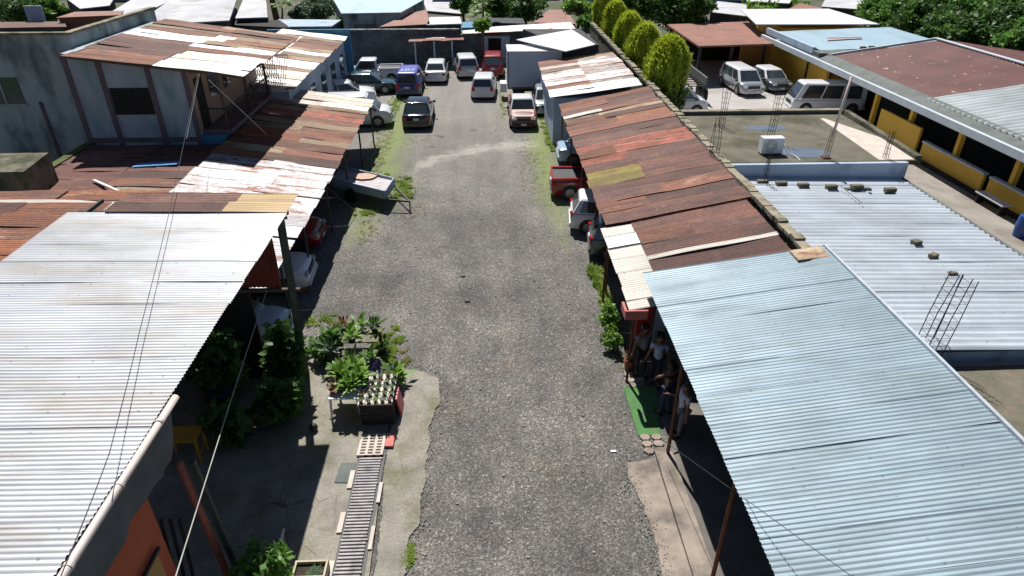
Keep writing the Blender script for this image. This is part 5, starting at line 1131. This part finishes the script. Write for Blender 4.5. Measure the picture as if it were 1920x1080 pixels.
# plank benches behind with pots
t = T('plank_shelf', 'weathered plank shelves behind the white table holding many pots', 'shelf', (-4.2, 15.8, 0))
for j, (y, z) in enumerate(((15.05,.30),(15.5,.45),(15.95,.60),(16.6,.45))):
    m = MB(); m.box((-4.75,y,z),(-3.35,y+.26,z+.04)); O('plank', m, pm('mossy_plank_%d' % j, lin(136,132,110,K), lin(100,100,70,K), 4, .9), t)
for x in (-4.7,-3.45):
    for ya_, zt_ in ((15.1,.3),(15.55,.45),(16.0,.6),(16.65,.45)): m = MB(); m.box((x,ya_,0),(x+.08,ya_+.1,zt_)); O('support', m, m_wood, t)
sh = [(-4.5,16.7,.49,m_redleaf,m_potb,'reddish upright plant in a dark pot at the back left of the plank shelves'),(-4.0,16.75,.49,m_leafb,m_white2,'plant in a white rimmed hoop pot at the back of the plank shelves'),(-3.55,16.7,.49,m_leafd,m_potb,'dark leafy plant at the back right of the plank shelves'),(-3.3,16.2,.0,m_leafd,m_potb,'tall dark cactus-like plant standing at the right end of the plank shelves'),
      (-4.6,16.0,.64,m_leafm,m_potb,'green plant at the left end of the middle plank'),(-4.1,15.95,.64,m_leafb,m_potb,'yellowish upright plant in the centre of the middle plank'),(-4.65,15.5,.49,m_leafg,m_potb,'pale green plant on the left of the lower plank'),(-4.0,15.2,.34,m_leafd,m_potb,'dark round pot with handles on the lowest plank'),(-3.5,15.3,.34,m_leafm,m_potb,'leafy plant at the right end of the lowest plank')]
for i, (x, y, z, mt, pt, lb) in enumerate(sh): potted((x, y, z+.003), .13, .18, mt, pt, 55, .34, lb, 500+i, grp='potted plants on the plank shelves', tall=1.3)
potted((-2.75,14.75,.0), .16, .25, m_leafb, m_potb, 140, .45, 'bushy green plant on the ground behind the seedling stand', 520)
potted((-3.2,14.8,.0), .14, .25, m_violet, m_potb, 60, .4, 'purplish upright plant on the ground behind the seedling stand', 521)
m = MB(); m.hexa([(-2.45,13.35,.036),(-2.40,13.35,.036),(-2.40,13.85,.036),(-2.45,13.85,.036),(-2.54,13.35,.6),(-2.50,13.35,.6),(-2.50,13.85,.6),(-2.54,13.85,.6)]); O('pink_board', m, pm('pink_plastic', lin(222,96,110,K), lin(200,84,100,K), 3, .5), None, 'pink board leaning on the right side of the seedling stand', 'board')
# shrubs under the workshop eave
def shrub(c, r, h, mat, label, seed, n=900, size=.3):
    rr = random.Random(seed); c = Vector(c); t = T('garden_shrub', label, 'shrub', c, 'shrubs growing beside the workshop')
    m = MB()
    for i in range(7): a = i*.9; m.tube([c, c+Vector((math.cos(a)*r*.5, math.sin(a)*r*.5, h*.8))], [.025,.01], 5)
    O('stem', m, m_bark, t); m = MB(); leaves(m, c+Vector((0,0,h*.6)), (r,r,h*.5), n, size, rr, 16, spread=.5); O('foliage', m, mat, t)
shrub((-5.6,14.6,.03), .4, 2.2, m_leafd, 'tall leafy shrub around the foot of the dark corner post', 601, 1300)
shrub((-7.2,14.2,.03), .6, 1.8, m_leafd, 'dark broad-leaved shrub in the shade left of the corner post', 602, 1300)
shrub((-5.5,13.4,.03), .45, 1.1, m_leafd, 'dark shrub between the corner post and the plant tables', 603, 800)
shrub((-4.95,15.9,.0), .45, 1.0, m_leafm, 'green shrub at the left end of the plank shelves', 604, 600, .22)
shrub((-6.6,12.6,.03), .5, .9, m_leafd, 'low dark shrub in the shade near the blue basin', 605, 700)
shrub((-4.35,8.0,.03), .45, 1.5, m_leafm, 'leafy shrub beside the green post in the lower left', 606, 900, .18)
shrub((-4.3,7.3,.03), .3, .8, m_leafm, 'small shrub next to the metal railing', 607, 500, .15)
# yellow table, blue basin, ball, mat board, planter, railing
t = T('yellow_table', 'yellow-topped wooden table in the shade beside the hanging cloth', 'table', (-5.7, 10.2, 0))
c = P(345,815,.8); m = MB(); m.box((c.x-.55,c.y-.25,.77),(c.x+.35,c.y+.3,.81)); O('tabletop', m, m_yeltable, t)
for a in ((-.5,-.2),(.28,-.2),(-.5,.24),(.28,.24)): m = MB(); m.box((c.x+a[0],c.y+a[1],.035),(c.x+a[0]+.06,c.y+a[1]+.06,.767)); O('leg', m, m_yeltable, t)
m = MB(); m.bar((c.x+.31,c.y-.17,.3),(c.x+.31,c.y+.27,.3),.03,.05); O('stretcher', m, m_yeltable, t)
c = P(412,737,.6); t = T('blue_basin', 'blue plastic basin on a stool in the deep shade under the workshop roof', 'basin', (c.x, c.y, 0))
m = MB(); m.lathe([(.16,.55),(.27,.68),(.29,.68),(.29,.70),(.26,.70),(.15,.58),(.001,.58)], (c.x,c.y,0), 20); O('bowl', m, m_blueobj, t, smooth=True)
m = MB()
for a in range(4): m.tube([(c.x+.12*math.cos(a*1.57), c.y+.12*math.sin(a*1.57), .55), (c.x+.2*math.cos(a*1.57), c.y+.2*math.sin(a*1.57), .035)], .015, 6)
O('stand', m, m_steel, t)
c = P(588,803,.1); m = MB(); m.lathe([(.001,0),(.06,.01),(.10,.06),(.11,.11),(.09,.17),(.05,.205),(.001,.21)], (c.x,c.y,.036), 14); O('dark_ball', m, m_black, None, 'small dark ball lying on the concrete beside the plant table', 'ball', smooth=True)
a, b_, c_, d_ = P(640,868,.04), P(668,868,.04), P(656,906,.04), P(627,905,.04); m = MB(); m.slab([d_+Vector((0,0,.015)), c_+Vector((0,0,.015)), b_+Vector((0,0,.015)), a+Vector((0,0,.015))], .015); O('grey_hatch_cover', m, m_gutter, None, 'flat grey hatch cover on the concrete left of the drain grating', 'hatch cover')
t = T('planter_trough', 'cream rectangular planter trough with small plants at the bottom edge', 'planter', (-4.05, 8.95, 0))
c = P(582,1062,.3); cx, cy = c.x, c.y-.05
m = MB(); 
for q in (((-.33,-.2),(.33,-.16)),((-.33,.16),(.33,.2)),((-.33,-.16),(-.29,.16)),((.29,-.16),(.33,.16))): m.box((cx+q[0][0],cy+q[0][1],.035),(cx+q[1][0],cy+q[1][1],.30))
o = O('trough', m, pm('cream_trough', lin(206,196,170,K), lin(180,168,140,K), 3, .8), t)
m = MB(); m.box((cx-.29,cy-.16,.04),(cx+.29,cy+.16,.22)); O('soil', m, m_soil, t)
m = MB(); tufts(m, cx+.1, cy, .16, .14, 120, .10, random.Random(5), .22); O('foliage', m, m_leafg, t)
t = T('metal_railing', 'low metal railing with a white end cap in the shade at the lower left', 'railing', (-4.6, 9, 0))
a, b_ = P(532,992,.55), P(507,1075,.55)
m = MB(); m.tube([a, b_, b_+(b_-a)*1.2], .025, 8); O('top_rail', m, m_pvc, t)
m = MB()
for f in (0,.5,1,1.6,2.1): p = a + (b_-a)*f; m.tube([p, (p.x,p.y,.036)], .018, 6)
O('upright', m, m_steel, t)
m = MB(); p1 = b_+(b_-a)*1.2; m.hexa([(a.x,a.y,.05),(p1.x,p1.y,.05),(p1.x-.02,p1.y,.05),(a.x-.02,a.y,.05),(a.x,a.y,.5),(p1.x,p1.y,.5),(p1.x-.02,p1.y,.5),(a.x-.02,a.y,.5)]); O('infill_panel', m, m_gutter, t)
# drain grating
t = T('drain_grating', 'long slatted drain grating set in the concrete beside the gravel', 'drain', (-2.98, 9, 0))
rr = random.Random(9)
m = MB(); m.box((-3.32,-1,.037),(-2.66,12.5,.042)); O('channel', m, m_black, t)
y = 11.75; k = 0; m = MB()
while y > 1:
    w_ = .27 + (.02 if k % 9 == 0 else 0); m.box((-2.99-w_-rr.uniform(0,.01), y, .046), (-2.99+w_-.02, y+.045, .085)); y -= .088; k += 1
o = O('grate', m, pm('worn_mauve_paint', lin(186,182,184,K), lin(150,146,148,K), 5, .7, c3=lin(112,108,108,K), s3=2), t)
y = 11.4
while y > 5:
    m = MB(); m.box((-3.42,y-.55,.04),(-3.31,y,.075)); O('edge_strip', m, m_slabw, t)
    m = MB(); m.box((-2.68,y-1.0,.04),(-2.60,y-.4,.075)); O('edge_strip', m, m_slabw, t); y -= 1.25
t = T('perforated_block_row', 'white ventilation blocks with square holes at the far end of the drain grating', 'blocks', (-3.05, 12.2, 0))
m = MB()
for i in range(4): x = -3.36 + .19*i; m.box((x,11.87,.046),(x+.07,12.62,.10))
for j in range(8): y = 11.87 + .1*j; m.box((-3.288,y,.047),(-2.72,y+.045,.098))
O('block_face', m, m_slabw, t); m = MB(); m.box((-2.71,12.15,.04),(-2.5,12.62,.11)); O('pink_block', m, pm('pink_block', lin(220,130,120,K), lin(196,112,104,K), 4, .8), t)
# ------------------------------------------------------------------ right side: mat, stones, pots, people
q = [P(1170,727), P(1212,727), P(1238,816), P(1200,822)]
m = MB(); m.slab([Vector((3.72,12.35,.035)), Vector((4.3,12.35,.035)), Vector((4.62,14.3,.035)), Vector((3.70,14.33,.035))], .03); O('turf_mat', m, m_mat, None, 'rectangular green artificial turf mat at the edge of the right shed', 'mat')
i = 0
for (cx, cy, n, lb) in ((4.02,12.05,6,'cracked hexagonal paving stones at the near end of the turf mat'),(4.1,14.62,5,'broken paving stones at the far end of the turf mat')):
    rr = random.Random(i+40); m = MB()
    for k in range(n):
        x = cx + (k % 2 - .5)*.29; y = cy + (k//2 - 1)*.24; pts = [(x+.135*math.cos(a*1.047+rr.uniform(-.1,.1)), y+.115*math.sin(a*1.047)) for a in range(6)]; m.prism(pts, 0, .05)
    O('paving_stones', m, m_kerb, None, lb, 'paving stones'); i += 1
potted((4.02,15.2,.0), .15, .26, m_redleaf, m_pot, 40, .25, 'terracotta pot with a sparse plant beside the far end of the turf mat', 530)
for i, (x, y, r) in enumerate(((3.78,15.0,.5),(3.7,15.9,.4))): pass
shrub((3.75,17.2,.0), .35, .9, m_leafb, 'bright green weed bush under the edge of the white lean-to roof', 611, 700, .14)
shrub((3.7,16.2,.0), .3, .7, m_leafb, 'smaller green weed bush between the lean-to and the turf mat', 612, 500, .12)
m = MB(); m.box((4.15,15.4,.9),(4.6,15.5,2.3)); O('red_door_panel', m, pm('red_panel_paint', lin(190,46,44,K), lin(160,40,38,K), 3, .6), None, 'narrow red panel standing in the dark under the corner of the blue-grey roof', 'panel')
m = MB(); m.box((4.7,15.4,.6),(5.0,15.46,2.3)); O('metal_sheet', m, m_bluewall, None, 'narrow grey metal sheet standing beside the red panel', 'metal sheet')

def skin(name, nodes, edges, mat, parent, sub=1):
    me = bpy.data.meshes.new(name); ks = list(nodes); me.from_pydata([nodes[k][0] for k in ks], [(ks.index(a), ks.index(b)) for a, b in edges], []); me.update()
    o = bpy.data.objects.new(name, me); C.objects.link(o); o.parent = parent; me.materials.append(mat)
    s = o.modifiers.new('skin', 'SKIN'); s.use_smooth_shade = True
    for i, k in enumerate(ks):
        r = nodes[k][1]; r = r if isinstance(r, tuple) else (r, r); me.skin_vertices[0].data[i].radius = r; me.skin_vertices[0].data[i].use_root = (i == 0)
    u = o.modifiers.new('sub', 'SUBSURF'); u.levels = sub; u.render_levels = sub; return o
m_skin = pm('skin', lin(150,104,80,K), lin(132,90,70,K), 6, .6); m_hair = pm('hair', (.012,.01,.009,1), (.02,.016,.014,1), 10, .6)
def person(x, y, rz, shirt, trousers, label, h=1.68, armL=((-.0,.25,1.08),(.02,.32,.86)), armR=((.0,-.25,1.08),(.02,-.32,.86)), step=.06, z0=.03, longtr=True):
    """faces +x before rotation"""
    t = T('person', label, 'person', (0,0,0), 'people standing under the right shed'); s = h/1.70
    V = lambda a: tuple(c*s for c in a)
    n = {'pelvis':(V((0,0,.93)),(.13,.15)), 'waist':(V((0,0,1.08)),(.11,.14)), 'chest':(V((.01,0,1.28)),(.12,.16)), 'sh':(V((0,0,1.40)),(.09,.13)), 'neck':(V((.01,0,1.47)),.055), 'jaw':(V((.03,0,1.54)),(.075,.07)), 'head':(V((.02,0,1.63)),(.095,.08)), 'crown':(V((.01,0,1.70)),(.06,.055))}
    e = [('pelvis','waist'),('waist','chest'),('chest','sh'),('sh','neck'),('neck','jaw'),('jaw','head'),('head','crown')]
    for sd, arm, q in ((1,armL,'l'),(-1,armR,'r')):
        n[q+'s'] = (V((0,sd*.18,1.38)),.055); n[q+'e'] = (V(arm[0]),.042); n[q+'w'] = (V(arm[1]),.028); d = (Vector(arm[1])-Vector(arm[0])).normalized()
        w_ = Vector(arm[1]); n[q+'p'] = (V(tuple(w_ + d*.07)),(.035,.018)); e += [('sh',q+'s'),(q+'s',q+'e'),(q+'e',q+'w'),(q+'w',q+'p')]
        for k, (off, ln) in enumerate(((-.03,.065),(-.01,.08),(.01,.075),(.03,.06))):
            bs = w_ + d*.10 + Vector((off,0,0)); n['%sf%d' % (q,k)] = (V(tuple(bs + d*ln*.5)),.009); n['%sg%d' % (q,k)] = (V(tuple(bs + d*ln + Vector((0,-sd*.012,0)))),.007); e += [(q+'p','%sf%d' % (q,k)),('%sf%d' % (q,k),'%sg%d' % (q,k))]
        n[q+'t'] = (V(tuple(w_ + d*.06 + Vector((.05,0,0)))),.010); e.append((q+'w',q+'t'))
        fx = step*sd
        n[q+'h'] = (V((0,sd*.09,.88)),.085); n[q+'k'] = (V((fx*.6+.02,sd*.10,.49)),.058); n[q+'a'] = (V((fx,sd*.10,.09)),.038); n[q+'b'] = (V((fx+.15,sd*.115,.035)),(.035,.04))
        e += [('pelvis',q+'h'),(q+'h',q+'k'),(q+'k',q+'a'),(q+'a',q+'b')]
    skin('body', n, e, m_skin, t, 2)
    g_ = lambda k, f: (n[k][0], tuple(c*f for c in n[k][1]) if isinstance(n[k][1], tuple) else n[k][1]*f)
    sh_ = {k: g_(k,1.16) for k in ('waist','chest','sh','ls','rs')}; sh_['hem'] = (V((0,0,.90)),(.155,.17))
    for q in 'lr': a, b = Vector(n[q+'s'][0]), Vector(n[q+'e'][0]); sh_[q+'m'] = (tuple(a.lerp(b,.65)),.062)
    sh_ = {k: sh_[k] for k in ('waist','chest','sh','ls','rs','hem','lm','rm')}
    skin('shirt', sh_, [('waist','hem'),('waist','chest'),('chest','sh'),('sh','ls'),('sh','rs'),('ls','lm'),('rs','rm')], shirt, t, 2)
    tr = {k: g_(k,1.14) for k in ('pelvis','lh','rh','lk','rk')}; ed = [('pelvis','lh'),('pelvis','rh'),('lh','lk'),('rh','rk')]
    if longtr: tr['la'] = g_('la',1.4); tr['ra'] = g_('ra',1.4); ed += [('lk','la'),('rk','ra')]
    skin('trousers', tr, ed, trousers, t, 2)
    skin('hair', {'a':(V((-.02,0,1.67)),(.105,.092)), 'b':(V((-.05,0,1.58)),(.07,.075)), 'c':(V((.03,0,1.71)),(.07,.07))}, [('a','b'),('a','c')], m_hair, t, 2)
    for sd in (-1,1):
        m = MB(); m.tube([V((.10,sd*.03,1.615)), V((.118,sd*.03,1.615))], .010, 6); O('eye', m, m_white2, t)
        m = MB(); m.tube([V((.01,sd*.085,1.59)), V((.0,sd*.10,1.60))], .022, 7); O('ear', m, m_skin, t)
        m = MB(); fx = step*sd; c = V((fx+.06,sd*.11,0)); m.hexa([(c[0]-.11,c[1]-.045,0),(c[0]+.17,c[1]-.05,0),(c[0]+.17,c[1]+.05,0),(c[0]-.11,c[1]+.045,0),(c[0]-.10,c[1]-.04,.09),(c[0]+.15,c[1]-.035,.05),(c[0]+.15,c[1]+.035,.05),(c[0]-.10,c[1]+.04,.09)]); O('shoe', m, m_black, t)
    m = MB(); m.hexa([(.10*s,-.012,1.56*s),(.135*s,-.012,1.565*s),(.135*s,.012,1.565*s),(.10*s,.012,1.56*s),(.10*s,-.006,1.61*s),(.112*s,-.006,1.61*s),(.112*s,.006,1.61*s),(.10*s,.006,1.61*s)]); O('nose', m, m_skin, t)
    m = MB(); m.box((.10*s,-.025,1.53*s),(.112*s,.025,1.54*s)); O('mouth', m, pm('lips', lin(130,66,60), lin(120,60,56), 3, .5), t)
    t.location = (x, y, z0); t.rotation_euler = (0,0,rz); return t
c_ws = pm('white_shirt', lin(206,218,236,K), lin(190,204,226,K), 3, .9); c_bl = pm('pale_blue_shirt', lin(150,176,220,K), lin(190,204,226,K), 5, .9); c_dk = pm('dark_cloth', lin(44,44,56,K), lin(34,34,44,K), 4, .9)
c_st = pm('striped_cloth', lin(170,172,182,K), lin(40,44,56,K), 9, .9, stretch=(1,1,3)); c_jn = pm('jeans', lin(50,62,92,K), lin(40,50,78,K), 4, .9); c_kh = pm('grey_trousers', lin(120,124,134,K), lin(100,104,114,K), 4, .9)
person(4.78,12.35,math.pi, c_ws, c_kh, 'person in a white shirt and grey trousers standing nearest the camera beside the rusty post', armR=((.12,-.25,1.12),(.36,-.2,1.2)))
person(4.6,13.15,math.pi*.7, c_dk, c_jn, 'person in dark clothes with one arm reaching to the rusty post', armL=((.2,.2,1.25),(.38,.05,1.05)), armR=((.22,-.2,1.2),(.4,-.05,1.0)))
person(4.62,14.45,-math.pi*.6, c_bl, c_dk, 'person in a pale blue shirt and dark trousers standing in the middle of the group')
person(4.28,14.9,-math.pi*.4, c_st, c_dk, 'person in patterned grey clothes standing farthest back beside the terracotta pot')
# ------------------------------------------------------------------ wires and small stuff
def wire(pts, r, label, mat=m_wire, sag=.0):
    pts = [Vector(p) for p in pts]; out = []
    for i in range(len(pts)-1):
        for k in range(10): f = k/10; p = pts[i].lerp(pts[i+1], f); p.z -= sag*4*f*(1-f); out.append(p)
    out.append(pts[-1]); m = MB(); m.tube(out, r, 5); return O('overhead_wire', m, mat, None, label, 'wire')
wire([P(371,138,6.1), P(318,395,5.6), P(262,620,5.6), P(205,850,5.7), P(110,1090,6.2)], .007, 'thin dark wire stretched across the white workshop roof from the house corner', sag=.02)
wire([P(374,138,6.1), P(350,260,4.2)], .012, 'short pale wire dropping from the two-storey house roof corner', m_wirel)
wire([P(500,545,3.3), P(430,760,3.6), P(325,1095,4.8)], .008, 'pale wire crossing the dark area beside the workshop', m_wirel)
wire([P(1243,825,.6), P(1420,952,3.4), P(1610,1090,4.3)], .006, 'thin wire rising from the rusty post over the blue-grey roof')
wire([P(392,150,5.8), P(500,252,2.95)], .02, 'pale wire slanting from the house roof down to the left shed', m_wirel)
wire([P(606,345,2.3), P(668,398,.1)], .012, 'thin stay rope beside the trailer', m_rustpost)
m = MB(); a = P(1010,18,0)
for (x, y, lb) in ((523,490,'lower'),(526,455,'upper')): pass
for i, (x, y, s, lb) in enumerate(((533,408,.13,'dark tyre piece on the left shed roof below the tan sheets'),(527,437,.1,'small dark stone on the white part of the left shed roof'))):
    c = P(x, y, 2.42); m = MB(); stone(m, c.x, c.y, 2.40, s, random.Random(i)); O('roof_stone', m, m_black, None, lb, 'stone')
for i, (x, y, s) in enumerate(((741,476,.05),(868,519,.09),(1002,527,.05),(876,566,.1))):
    c = P(x, y); m = MB(); stone(m, c.x, c.y, 0, s, random.Random(20+i)); O('dark_stone', m, m_black, None, ['small black stone left of the yard centre near the shed shadow','dark stone near the centre of the gravel yard','small dark stone right of the yard centre','dark lump below the centre of the gravel yard'][i], 'stone')
m = MB(); c = P(1150,847); m.box((c.x-.07,c.y-.03,.005),(c.x+.07,c.y+.03,.03)); O('white_scrap', m, m_white2, None, 'small white scrap lying on the gravel near the right kerb', 'scrap')
c = P(560,520,.5); m = MB(); m.lathe([(.22,0),(.24,.5),(.2,.5),(.001,.45)], (c.x,c.y,0), 14); O('wooden_barrel', m, pm('tan_drum', lin(190,150,90,K), lin(120,90,60,K), 4, .8), None, 'tan drum with a pale rim beside the tall corner post in the shade', 'barrel')
# blue barrel and white bench on the school walkway
c = P(1918,418,.6); m = MB(); m.lathe([(.27,0),(.3,.4),(.3,.5),(.27,.9),(.001,.9)], (c.x+.1,c.y,0), 16); O('blue_barrel', m, m_blueobj, None, 'blue plastic barrel beside the low yellow wall at the right edge', 'barrel')
t = T('white_bench', 'white-topped bench beside the blue barrel along the low yellow wall', 'bench', (22.2, 26, 0))
m = MB(); m.box((22.35,25.4,.45),(22.8,27.2,.5)); O('seat', m, m_white2, t)
for y in (25.5,27.0): m = MB(); m.box((22.4,y,.0),(22.75,y+.08,.45)); O('leg', m, m_steel, t)
